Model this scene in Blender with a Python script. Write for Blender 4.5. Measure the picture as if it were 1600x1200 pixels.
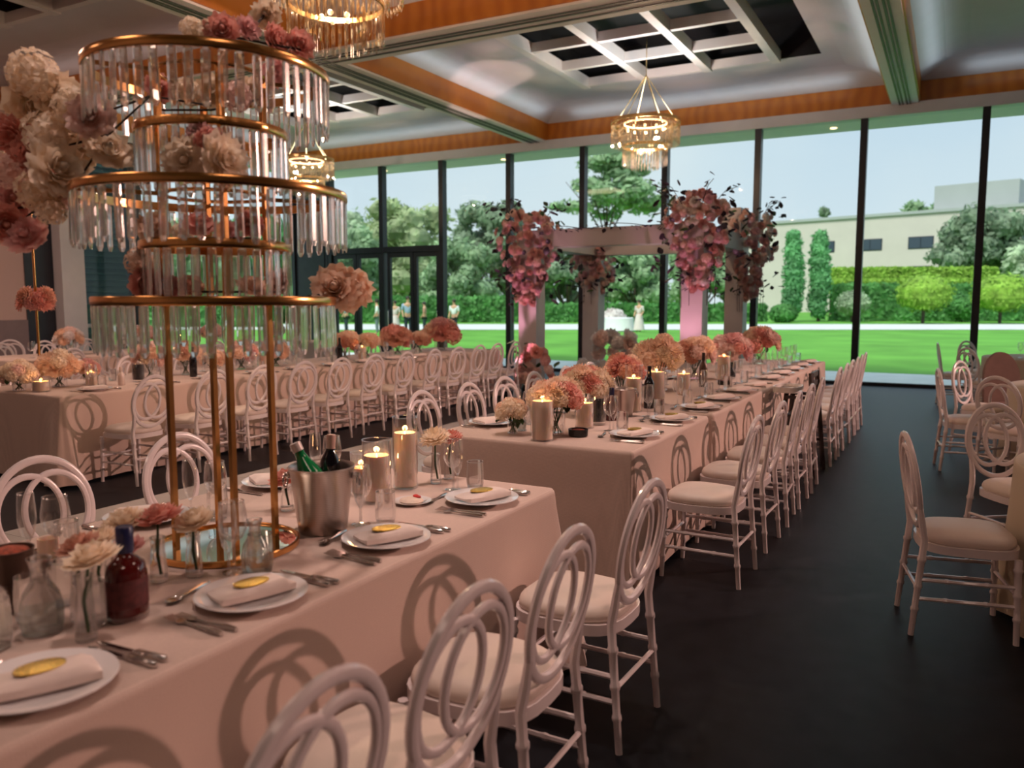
import bpy, math, random
from mathutils import Vector, Matrix, Euler

# ------------------------------------------------------------------ scene, camera, sky, sun, big lights, exposure
for o in list(bpy.data.objects):
    bpy.data.objects.remove(o)
S = bpy.context.scene
COL = S.collection
PI = math.pi
F, PX, PY, CH = 1264.0, 800.0, 600.0, 1.55          # focal length in pixels, image centre, camera height
PITCH = math.atan(130.0 / F)
YAW = math.radians(28.5)

cam_d = bpy.data.cameras.new('camera')
cam = bpy.data.objects.new('camera', cam_d)
COL.objects.link(cam)
cam.location = (0, 0, CH)
cam.rotation_euler = (PI / 2 - PITCH, 0, YAW)
cam_d.sensor_fit = 'HORIZONTAL'
cam_d.sensor_width = 36.0
cam_d.lens = F / 1600 * 36
cam_d.clip_start = 0.05
cam_d.clip_end = 600
cam_d.dof.use_dof = True
cam_d.dof.focus_distance = 4.2
cam_d.dof.aperture_fstop = cam_d.lens / 1000 / 0.012
S.camera = cam

S.view_settings.view_transform = 'Standard'
S.view_settings.look = 'None'
S.view_settings.exposure = 0.0
S.view_settings.gamma = 1.0
S.view_settings.use_curve_mapping = False
S.cycles.use_denoising = True
S.cycles.max_bounces = 10
S.cycles.diffuse_bounces = 4
S.cycles.glossy_bounces = 4
S.cycles.transmission_bounces = 8
S.cycles.transparent_max_bounces = 24
S.cycles.caustics_reflective = False
S.cycles.caustics_refractive = False
S.cycles.sample_clamp_indirect = 6.0
S.cycles.sample_clamp_direct = 0.0


def lin(r, g, b, a=1.0):
    f = lambda c: (c / 255 / 12.92) if c / 255 <= 0.04045 else ((c / 255 + 0.055) / 1.055) ** 2.4
    return (f(r), f(g), f(b), a)


world = bpy.data.worlds.new('overcast_sky')
S.world = world
world.use_nodes = True
wn, wl = world.node_tree.nodes, world.node_tree.links
wn.clear()
w_out = wn.new('ShaderNodeOutputWorld')
w_bg = wn.new('ShaderNodeBackground')
w_tc = wn.new('ShaderNodeTexCoord')
w_sep = wn.new('ShaderNodeSeparateXYZ')
w_rmp = wn.new('ShaderNodeValToRGB')
w_noi = wn.new('ShaderNodeTexNoise')
w_cl = wn.new('ShaderNodeValToRGB')
w_mix = wn.new('ShaderNodeMixRGB')
wl.new(w_tc.outputs['Generated'], w_sep.inputs[0])
wl.new(w_sep.outputs['Z'], w_rmp.inputs[0])
w_rmp.color_ramp.elements[0].position = 0.0
w_rmp.color_ramp.elements[0].color = lin(222, 234, 243)
w_rmp.color_ramp.elements[1].position = 0.35
w_rmp.color_ramp.elements[1].color = lin(182, 209, 236)
w_noi.inputs['Scale'].default_value = 2.6
w_noi.inputs['Detail'].default_value = 5
wl.new(w_tc.outputs['Generated'], w_noi.inputs['Vector'])
wl.new(w_noi.outputs['Fac'], w_cl.inputs[0])
w_cl.color_ramp.elements[0].position = 0.42
w_cl.color_ramp.elements[0].color = (0, 0, 0, 1)
w_cl.color_ramp.elements[1].position = 0.72
w_cl.color_ramp.elements[1].color = (0.75, 0.75, 0.75, 1)
wl.new(w_cl.outputs[0], w_mix.inputs['Fac'])
wl.new(w_rmp.outputs[0], w_mix.inputs['Color1'])
w_mix.inputs['Color2'].default_value = lin(226, 236, 243)
wl.new(w_mix.outputs[0], w_bg.inputs['Color'])
w_bg.inputs['Strength'].default_value = 1.0
wl.new(w_bg.outputs[0], w_out.inputs[0])


def add_light(name, kind, loc, energy, color, target=None, **kw):
    d = bpy.data.lights.new(name, kind)
    d.energy = energy
    d.color = color
    for k, v in kw.items():
        setattr(d, k, v)
    o = bpy.data.objects.new(name, d)
    COL.objects.link(o)
    o.location = loc
    if target is not None:
        o.rotation_euler = (Vector(target) - Vector(loc)).to_track_quat('-Z', 'Y').to_euler()
    return o


# veiled sun high behind the building
sun = add_light('sun', 'SUN', (0, -20, 30), 3.9, (1.0, 0.96, 0.88), angle=math.radians(25))
sun.rotation_euler = (math.radians(35), 0, math.radians(-12))
# the low warm stage spot at the far right of the room that throws the chair shadows on the cloths
KEY = (9.2, 13.2, 4.75)
key = add_light('stage_spot_light', 'SPOT', KEY, 4300, (1.0, 0.58, 0.49), (-3.6, 4.2, 0.7),
                spot_size=math.radians(62), spot_blend=0.6, shadow_soft_size=0.10)
# warm fill panels added under the coffers to lift the room, no fixtures
for hx, hy, he in ((-4.5, -2.2, 62), (-11.5, 4.6, 170), (2.7, -1.2, 40), (2.7, 5.4, 40), (-11.5, -2.2, 70)):
    add_light('room_fill_light', 'AREA', (hx, hy, 5.52), he, (1.0, 0.66, 0.53), (hx, hy, 0), size=1.6)


# added downward spots that brighten the tops of the three long tables
for hx, hy, hz, he in ((-2.05, 2.05, 4.93, 250), (-2.05, 3.4, 5.55, 330), (-2.05, 0.2, 5.55, 120), (-2.05, 5.2, 5.55, 300), (-2.05, 8.4, 5.55, 330), (-7.1, 5.4, 5.55, 230), (-7.1, 8.6, 5.55, 230)):
    add_light('table_fill_spot', 'SPOT', (hx, hy, hz), he, (1.0, 0.74, 0.66), (hx, hy, 0), spot_size=math.radians(46), spot_blend=0.9, shadow_soft_size=0.06)
# added strips that lift the ceiling tone, cool by windows, warm nearer camera
for ccx, hw in ((-11.8, 3.1), (-4.52, 3.1), (2.7, 3.1)):
    for ccy, hd, ce, cc in ((12.87, 3.0, 2.6, (0.78, 0.90, 1.0)), (5.65, 3.0, 1.2, (1.0, 0.72, 0.66))):
        for sx, sy in ((-1, 0), (1, 0), (0, -1), (0, 1)):
            lp = (ccx + sx * hw, ccy + sy * hd, 5.30)
            cl_ = add_light('cove_fill_light', 'AREA', lp, ce, cc, (ccx + sx * 1.2, ccy + sy * 1.2, 6.4), shape='RECTANGLE', size=0.12, size_y=5.4)
            cl_.rotation_euler = (0, PI + math.radians(35) * sx, 0) if sx else (PI - math.radians(35) * sy, 0, PI / 2 * 0)
            if sy:
                cl_.data.size, cl_.data.size_y = 5.4, 0.12


# ------------------------------------------------------------------ pixel helper (a pixel gives a direction only)
_fwd = Vector((-math.sin(YAW) * math.cos(PITCH), math.cos(YAW) * math.cos(PITCH), -math.sin(PITCH)))
_rgt = Vector((math.cos(YAW), math.sin(YAW), 0))
_upv = _rgt.cross(_fwd)


def ray(x, y):
    return _fwd + _rgt * ((x - PX) / F) - _upv * ((y - PY) / F)


def atz(x, y, z):
    d = ray(x, y)
    return Vector((0, 0, CH)) + d * ((z - CH) / d.z)


def on_x(px, X):
    d = ray(px, 600)
    return d.y * (X / d.x)


def ground(px, depth):
    """ground point seen in column px, a given distance ahead of the camera"""
    f = Vector((-math.sin(YAW), math.cos(YAW), 0))
    p = f * depth + _rgt * ((px - PX) / F * depth)
    return p.x, p.y


# ------------------------------------------------------------------ materials
MATS = {}


def mat(name, color, rough=0.5, metal=0.0, noise=0.0, nscale=20.0, bump=0.0, bscale=200.0, spec=0.5,
        emit=None, estr=0.0, coat=0.0, sheen=0.0, trans=0.0, ior=1.45, subsurf=0.0, vec='Object'):
    m = bpy.data.materials.new(name)
    m.use_nodes = True
    n, l = m.node_tree.nodes, m.node_tree.links
    b = n['Principled BSDF']
    b.inputs['Base Color'].default_value = color
    b.inputs['Roughness'].default_value = rough
    b.inputs['Metallic'].default_value = metal
    b.inputs['Specular IOR Level'].default_value = spec
    b.inputs['IOR'].default_value = ior
    b.inputs['Coat Weight'].default_value = coat
    b.inputs['Sheen Weight'].default_value = sheen
    b.inputs['Transmission Weight'].default_value = trans
    if subsurf:
        b.inputs['Subsurface Weight'].default_value = subsurf
        b.inputs['Subsurface Radius'].default_value = (0.06, 0.03, 0.014)
    if emit:
        b.inputs['Emission Color'].default_value = emit
        b.inputs['Emission Strength'].default_value = estr
    tc = n.new('ShaderNodeTexCoord')
    if noise > 0:
        t = n.new('ShaderNodeTexNoise')
        t.inputs['Scale'].default_value = nscale
        t.inputs['Detail'].default_value = 4
        l.new(tc.outputs[vec], t.inputs['Vector'])
        r = n.new('ShaderNodeValToRGB')
        lo = tuple(c * (1 - noise) for c in color[:3]) + (1,)
        hi = tuple(min(1, c * (1 + noise)) for c in color[:3]) + (1,)
        r.color_ramp.elements[0].position = 0.3
        r.color_ramp.elements[0].color = lo
        r.color_ramp.elements[1].position = 0.7
        r.color_ramp.elements[1].color = hi
        l.new(t.outputs['Fac'], r.inputs[0])
        l.new(r.outputs[0], b.inputs['Base Color'])
    if bump > 0:
        t2 = n.new('ShaderNodeTexNoise')
        t2.inputs['Scale'].default_value = bscale
        t2.inputs['Detail'].default_value = 3
        l.new(tc.outputs[vec], t2.inputs['Vector'])
        bp = n.new('ShaderNodeBump')
        bp.inputs['Strength'].default_value = bump
        bp.inputs['Distance'].default_value = 0.01
        l.new(t2.outputs['Fac'], bp.inputs['Height'])
        l.new(bp.outputs[0], b.inputs['Normal'])
    MATS[name] = m
    return m


def thin_glass(name, tint=(1, 1, 1, 1), gloss=0.06, edge=0.55, rough=0.02, blend=0.25):
    m = bpy.data.materials.new(name)
    m.use_nodes = True
    n, l = m.node_tree.nodes, m.node_tree.links
    n.clear()
    out = n.new('ShaderNodeOutputMaterial')
    tr = n.new('ShaderNodeBsdfTransparent')
    tr.inputs[0].default_value = tint
    gl = n.new('ShaderNodeBsdfGlossy')
    gl.inputs['Roughness'].default_value = rough
    gl.inputs['Color'].default_value = (1, 1, 1, 1)
    lw = n.new('ShaderNodeLayerWeight')
    lw.inputs['Blend'].default_value = blend
    mr = n.new('ShaderNodeMapRange')
    mr.inputs['To Min'].default_value = gloss
    mr.inputs['To Max'].default_value = edge
    l.new(lw.outputs['Facing'], mr.inputs['Value'])
    mx = n.new('ShaderNodeMixShader')
    l.new(mr.outputs[0], mx.inputs[0])
    l.new(tr.outputs[0], mx.inputs[1])
    l.new(gl.outputs[0], mx.inputs[2])
    l.new(mx.outputs[0], out.inputs[0])
    MATS[name] = m
    return m


def translucent(m, amount):
    n, l = m.node_tree.nodes, m.node_tree.links
    b, out = n['Principled BSDF'], n['Material Output']
    t = n.new('ShaderNodeBsdfTranslucent')
    src = b.inputs['Base Color']
    if src.is_linked:
        l.new(src.links[0].from_socket, t.inputs['Color'])
    else:
        t.inputs['Color'].default_value = src.default_value
    mx = n.new('ShaderNodeMixShader')
    mx.inputs[0].default_value = amount
    l.new(b.outputs[0], mx.inputs[1])
    l.new(t.outputs[0], mx.inputs[2])
    l.new(mx.outputs[0], out.inputs[0])


def crystal_mat(name):
    m = bpy.data.materials.new(name)
    m.use_nodes = True
    n, l = m.node_tree.nodes, m.node_tree.links
    n.clear()
    out = n.new('ShaderNodeOutputMaterial')
    g = n.new('ShaderNodeBsdfGlass')
    g.inputs['IOR'].default_value = 1.52
    g.inputs['Roughness'].default_value = 0.02
    gl = n.new('ShaderNodeBsdfGlossy')
    gl.inputs['Roughness'].default_value = 0.22
    gl.inputs['Color'].default_value = (1.0, 0.97, 0.93, 1)
    t = n.new('ShaderNodeBsdfTransparent')
    m1 = n.new('ShaderNodeMixShader')
    m1.inputs[0].default_value = 0.24
    l.new(g.outputs[0], m1.inputs[1])
    l.new(gl.outputs[0], m1.inputs[2])
    mx = n.new('ShaderNodeMixShader')
    mx.inputs[0].default_value = 0.14
    l.new(m1.outputs[0], mx.inputs[1])
    l.new(t.outputs[0], mx.inputs[2])
    l.new(mx.outputs[0], out.inputs[0])
    MATS[name] = m
    return m


def wave_mat(name, c1, c2, scale, direction='X', rough=0.5, dist=0.0, bump=0.0, metal=0.0, detail=2.0):
    m = mat(name, c1, rough, metal)
    n, l = m.node_tree.nodes, m.node_tree.links
    b = n['Principled BSDF']
    tc = n.new('ShaderNodeTexCoord')
    w = n.new('ShaderNodeTexWave')
    w.bands_direction = direction
    w.inputs['Scale'].default_value = scale
    w.inputs['Distortion'].default_value = dist
    w.inputs['Detail'].default_value = detail
    l.new(tc.outputs['Object'], w.inputs['Vector'])
    r = n.new('ShaderNodeValToRGB')
    r.color_ramp.elements[0].color = c1
    r.color_ramp.elements[1].color = c2
    l.new(w.outputs['Fac'], r.inputs[0])
    l.new(r.outputs[0], b.inputs['Base Color'])
    if bump:
        bp = n.new('ShaderNodeBump')
        bp.inputs['Strength'].default_value = bump
        bp.inputs['Distance'].default_value = 0.01
        l.new(w.outputs['Fac'], bp.inputs['Height'])
        l.new(bp.outputs[0], b.inputs['Normal'])
    return m


def linen_mat(name, color):
    m = mat(name, color, 0.85, sheen=0.15)
    n, l = m.node_tree.nodes, m.node_tree.links
    b = n['Principled BSDF']
    tc = n.new('ShaderNodeTexCoord')
    hs = []
    for d in 'YZ':
        w = n.new('ShaderNodeTexWave')
        w.bands_direction = d
        w.inputs['Scale'].default_value = 46
        w.inputs['Distortion'].default_value = 3.0
        w.inputs['Detail'].default_value = 3
        w.inputs['Detail Scale'].default_value = 2.0
        l.new(tc.outputs['Object'], w.inputs['Vector'])
        hs.append(w)
    a = n.new('ShaderNodeMath')
    a.operation = 'ADD'
    l.new(hs[0].outputs['Fac'], a.inputs[0])
    l.new(hs[1].outputs['Fac'], a.inputs[1])
    r = n.new('ShaderNodeMapRange')
    r.inputs['From Max'].default_value = 2.0
    r.inputs['To Min'].default_value = 0.92
    r.inputs['To Max'].default_value = 1.06
    l.new(a.outputs[0], r.inputs['Value'])
    mx = n.new('ShaderNodeVectorMath')
    mx.operation = 'SCALE'
    mx.inputs[0].default_value = color[:3]
    l.new(r.outputs[0], mx.inputs['Scale'])
    l.new(mx.outputs[0], b.inputs['Base Color'])
    bp = n.new('ShaderNodeBump')
    bp.inputs['Strength'].default_value = 0.12
    bp.inputs['Distance'].default_value = 0.002
    l.new(a.outputs[0], bp.inputs['Height'])
    l.new(bp.outputs[0], b.inputs['Normal'])
    return m


M_carpet = mat('carpet', (0.0075, 0.0082, 0.0105, 1), 0.38, noise=0.5, nscale=9, bump=0.2, bscale=420, spec=0.13, sheen=0.02)
M_carpet.node_tree.nodes['Principled BSDF'].inputs['Sheen Tint'].default_value = (0.62, 0.78, 1.0, 1)
M_carpet.node_tree.nodes['Principled BSDF'].inputs['Sheen Roughness'].default_value = 0.35
M_dance = mat('gloss_white_floor', (0.62, 0.60, 0.60, 1), 0.22, noise=0.04, nscale=3)
M_ceil = mat('ceiling_paint', (0.72, 0.74, 0.76, 1), 0.8, noise=0.02, nscale=4)
M_beam = mat('beam_paint', (0.82, 0.81, 0.80, 1), 0.6, noise=0.02, nscale=4)
M_black = mat('black_void', (0.008, 0.009, 0.011, 1), 0.7, noise=0.3, nscale=6)
M_track = mat('track_metal', (0.10, 0.10, 0.10, 1), 0.5, 0.3)
M_header = mat('header_grey', (0.62, 0.64, 0.68, 1), 0.5, noise=0.03, nscale=5)
M_fascia = wave_mat('timber_fascia', lin(196, 122, 44), lin(178, 104, 36), 1.4, 'X', 0.4, 6.0, detail=4)
M_frame = mat('dark_window_frame', (0.022, 0.026, 0.036, 1), 0.35, 0.2, noise=0.1, nscale=8)
M_pane = thin_glass('window_glass', (0.97, 1.0, 0.98, 1), 0.004, 0.12, 0.005, 0.12)
M_wallw = mat('warm_wall_paint', (0.42, 0.36, 0.34, 1), 0.8, noise=0.05, nscale=3)
M_paper = wave_mat('ribbed_wallpaper', lin(206, 178, 168), lin(176, 148, 140), 12, 'Y', 0.7, 0.0, bump=0.4)
M_dado = mat('grey_dado', lin(128, 112, 112), 0.7, noise=0.08, nscale=5)
M_whitecol = mat('white_column_paint', (0.66, 0.63, 0.64, 1), 0.5, noise=0.03, nscale=5)
M_louvre = mat('teal_louvre', lin(66, 88, 98), 0.4, 0.2, noise=0.08, nscale=5)
M_soffit = mat('soffit_paint', (0.75, 0.76, 0.74, 1), 0.6, noise=0.03, nscale=3)
M_pave = mat('pale_paving', (0.88, 0.89, 0.90, 1), 0.3, noise=0.08, nscale=3)
M_path = mat('pale_path', (0.66, 0.67, 0.66, 1), 0.7, noise=0.06, nscale=1)
M_lawn = mat('lawn_grass', (0.125, 0.34, 0.048, 1), 0.8, noise=0.22, nscale=0.35, bump=0.3, bscale=30, spec=0.2)
M_hedge = mat('hedge_leaf', (0.12, 0.32, 0.09, 1), 0.6, noise=0.5, nscale=1.3, spec=0.3)
M_hedgelite = mat('bright_hedge_leaf', (0.32, 0.52, 0.08, 1), 0.6, noise=0.35, nscale=1.5, spec=0.3)
M_leaf = [mat('tree_leaf_%d' % i, c, 0.6, noise=0.45, nscale=0.6, spec=0.25) for i, c in enumerate((
    (0.33, 0.47, 0.27, 1), (0.41, 0.49, 0.27, 1), (0.27, 0.36, 0.24, 1), (0.46, 0.57, 0.38, 1), (0.18, 0.45, 0.19, 1)))]
M_bark = mat('bark', (0.09, 0.065, 0.05, 1), 0.9, noise=0.3, nscale=6)
M_bldg = mat('cream_render', lin(206, 196, 190), 0.8, noise=0.04, nscale=0.4)
M_bldg2 = mat('grey_render', lin(168, 172, 172), 0.8, noise=0.04, nscale=0.4)
M_winfar = mat('far_window_glass', (0.05, 0.07, 0.10, 1), 0.15)
M_linen = linen_mat('blush_linen', (0.60, 0.455, 0.385, 1))
M_linen2 = linen_mat('sand_linen', (0.50, 0.41, 0.30, 1))
M_chair = mat('white_resin', (0.74, 0.655, 0.645, 1), 0.22, coat=0.3, noise=0.02, nscale=6)
M_cush = mat('ivory_vinyl', (0.72, 0.61, 0.53, 1), 0.45, noise=0.03, nscale=8, bump=0.05, bscale=90)
M_tabwood = mat('plywood', (0.32, 0.21, 0.12, 1), 0.6, noise=0.15, nscale=9)
M_gold = mat('brushed_gold', (0.72, 0.37, 0.13, 1), 0.2, 1.0, noise=0.06, nscale=30)
M_goldc = mat('gold_foil', (0.86, 0.62, 0.16, 1), 0.25, 1.0, bump=0.5, bscale=160)
M_brass = mat('pale_brass', (0.85, 0.62, 0.30, 1), 0.25, 1.0, noise=0.05, nscale=20)
M_mirror = mat('mirror', (0.86, 0.90, 0.84, 1), 0.02, 1.0)
M_crystal = crystal_mat('cut_crystal')
M_crystal2 = thin_glass('chandelier_crystal', (1.0, 0.96, 0.90, 1), 0.14, 0.75, 0.05, 0.4)
M_glass = thin_glass('table_glass', (0.975, 0.975, 0.975, 1), 0.06, 0.95, 0.02, 0.34)
M_cut = bpy.data.materials.new('cut_glass')
M_cut.use_nodes = True
_n, _l = M_cut.node_tree.nodes, M_cut.node_tree.links
_n.clear()
_o, _g, _t, _m = _n.new('ShaderNodeOutputMaterial'), _n.new('ShaderNodeBsdfGlass'), _n.new('ShaderNodeBsdfTransparent'), _n.new('ShaderNodeMixShader')
_g.inputs['IOR'].default_value = 1.45
_g.inputs['Roughness'].default_value = 0.0
_m.inputs[0].default_value = 0.40
_l.new(_g.outputs[0], _m.inputs[1])
_l.new(_t.outputs[0], _m.inputs[2])
_l.new(_m.outputs[0], _o.inputs[0])
M_water = thin_glass('water', (0.90, 0.94, 0.92, 1), 0.05, 0.5, 0.01, 0.2)
M_plate = mat('white_porcelain', (0.74, 0.70, 0.69, 1), 0.12, coat=0.4, noise=0.01, nscale=5)
M_napkin = mat('blush_napkin', (0.74, 0.62, 0.56, 1), 0.9, noise=0.04, nscale=30, bump=0.15, bscale=300)
M_steel = mat('polished_steel', (0.62, 0.58, 0.56, 1), 0.16, 1.0, noise=0.03, nscale=20)
M_bucket = wave_mat('brushed_steel', (0.50, 0.42, 0.38, 1), (0.60, 0.52, 0.48, 1), 60, 'Z', 0.33, 1.0, metal=1.0)
M_wax = mat('ivory_wax', (0.85, 0.66, 0.52, 1), 0.45, subsurf=0.7, noise=0.03, nscale=12)
M_waxglow = mat('molten_wax', (0.9, 0.55, 0.28, 1), 0.3, emit=(1.0, 0.42, 0.12, 1), estr=0.45)  # emission stands in for the flame's light in the wax pool
M_flame = mat('flame', (1, 0.7, 0.3, 1), 0.5, emit=(1.0, 0.62, 0.22, 1), estr=8)
M_bulb = mat('warm_bulb', (1, 0.85, 0.6, 1), 0.5, emit=(1.0, 0.72, 0.42, 1), estr=2.6)
M_greenb = mat('green_bottle_glass', (0.004, 0.17, 0.045, 1), 0.05, coat=0.5, noise=0.1, nscale=10)
M_darkb = mat('dark_bottle_glass', (0.006, 0.006, 0.010, 1), 0.05, coat=0.5, noise=0.2, nscale=10)
M_red = mat('rum_red_glass', (0.075, 0.005, 0.005, 1), 0.05, coat=0.6, noise=0.25, nscale=14)
M_navy = mat('navy_foil', (0.010, 0.014, 0.07, 1), 0.3, coat=0.3, noise=0.1, nscale=20)
M_pinkfoil = mat('pink_foil', (0.70, 0.45, 0.38, 1), 0.35, noise=0.06, nscale=30)
M_lite = mat('silver_capsule', (0.72, 0.60, 0.55, 1), 0.35, 0.2, noise=0.06, nscale=20)
M_label = mat('paper_label', (0.10, 0.02, 0.02, 1), 0.6, noise=0.4, nscale=60)
M_card = mat('dark_card', (0.075, 0.055, 0.05, 1), 0.7, noise=0.1, nscale=20)
M_dish = mat('black_dish', (0.012, 0.010, 0.010, 1), 0.25, noise=0.2, nscale=10)
M_spice = mat('red_relish', (0.30, 0.05, 0.02, 1), 0.7, noise=0.5, nscale=60, bump=0.6, bscale=150)
M_cream = mat('whipped_dip', (0.78, 0.62, 0.50, 1), 0.6, noise=0.05, nscale=30, bump=0.5, bscale=60)
M_strawb = mat('red_garnish', (0.55, 0.02, 0.015, 1), 0.4, noise=0.2, nscale=40)
M_bowl = mat('bronze_bowl', (0.10, 0.06, 0.045, 1), 0.35, 0.5, noise=0.2, nscale=16)
M_stem = mat('green_stem', (0.035, 0.075, 0.02, 1), 0.6, noise=0.3, nscale=20)
M_twig = mat('dark_twig', (0.03, 0.018, 0.014, 1), 0.8, noise=0.3, nscale=30)
M_leafd = mat('plum_leaf', (0.035, 0.022, 0.034, 1), 0.5, noise=0.4, nscale=20)
M_leafg = mat('green_leaf', (0.05, 0.10, 0.035, 1), 0.5, noise=0.3, nscale=20)
M_arbor = mat('arbour_paint', (0.52, 0.48, 0.485, 1), 0.5, noise=0.02, nscale=4)
M_hcwood = mat('dark_highchair_wood', (0.03, 0.018, 0.014, 1), 0.4, noise=0.3, nscale=10)
M_hctray = mat('white_tray_plastic', (0.72, 0.66, 0.62, 1), 0.3, noise=0.02, nscale=5)
M_drape = mat('brown_wrap', lin(128, 100, 92), 0.9, noise=0.12, nscale=6)
M_skin = mat('skin', lin(208, 160, 130), 0.6, noise=0.04, nscale=5)
M_hair = mat('dark_hair', (0.03, 0.02, 0.015, 1), 0.6, noise=0.2, nscale=20)
M_wshirt = mat('white_shirt', (0.82, 0.84, 0.86, 1), 0.8, noise=0.03, nscale=5)
M_bshirt = mat('pale_blue_shirt', lin(158, 178, 208), 0.8, noise=0.03, nscale=5)
M_trous = mat('dark_trousers', (0.02, 0.03, 0.05, 1), 0.8, noise=0.1, nscale=5)
M_dress = mat('pale_dress', lin(222, 206, 204), 0.8, noise=0.03, nscale=5)
M_greyshirt = mat('grey_shirt', lin(120, 132, 140), 0.8, noise=0.05, nscale=5)
M_lamp = mat('black_lamp_can', (0.01, 0.01, 0.01, 1), 0.4, noise=0.2, nscale=10)


def petal_mat(name, inner, outer):
    m = mat(name, outer, 0.75, sheen=0.2)
    n, l = m.node_tree.nodes, m.node_tree.links
    b = n['Principled BSDF']
    tc = n.new('ShaderNodeTexCoord')
    t = n.new('ShaderNodeTexNoise')
    t.inputs['Scale'].default_value = 2.2
    t.inputs['Detail'].default_value = 3
    l.new(tc.outputs['Object'], t.inputs['Vector'])
    r = n.new('ShaderNodeValToRGB')
    r.color_ramp.elements[0].position = 0.35
    r.color_ramp.elements[0].color = inner
    r.color_ramp.elements[1].position = 0.65
    r.color_ramp.elements[1].color = outer
    l.new(t.outputs['Fac'], r.inputs[0])
    l.new(r.outputs[0], b.inputs['Base Color'])
    return m


PET = {
    'cream': petal_mat('cream_petal', lin(244, 224, 198), lin(252, 240, 222)),
    'peach': petal_mat('peach_petal', lin(246, 212, 186), lin(252, 229, 208)),
    'coral': petal_mat('coral_petal', lin(228, 158, 144), lin(243, 188, 172)),
    'blush': petal_mat('blush_petal', lin(240, 208, 198), lin(249, 226, 216)),
    'pink': petal_mat('dusty_pink_petal', lin(226, 170, 166), lin(240, 198, 192)),
    'rust': petal_mat('rust_petal', lin(218, 164, 140), lin(236, 188, 164)),
    'mauve': petal_mat('mauve_petal', lin(216, 170, 180), lin(238, 204, 208)),
    'white': petal_mat('white_petal', lin(232, 222, 218), lin(246, 240, 236)),
}


for m_ in PET.values():
    translucent(m_, 0.38)
for m_ in M_leaf + [M_hedge, M_hedgelite]:
    translucent(m_, 0.35)


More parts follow.
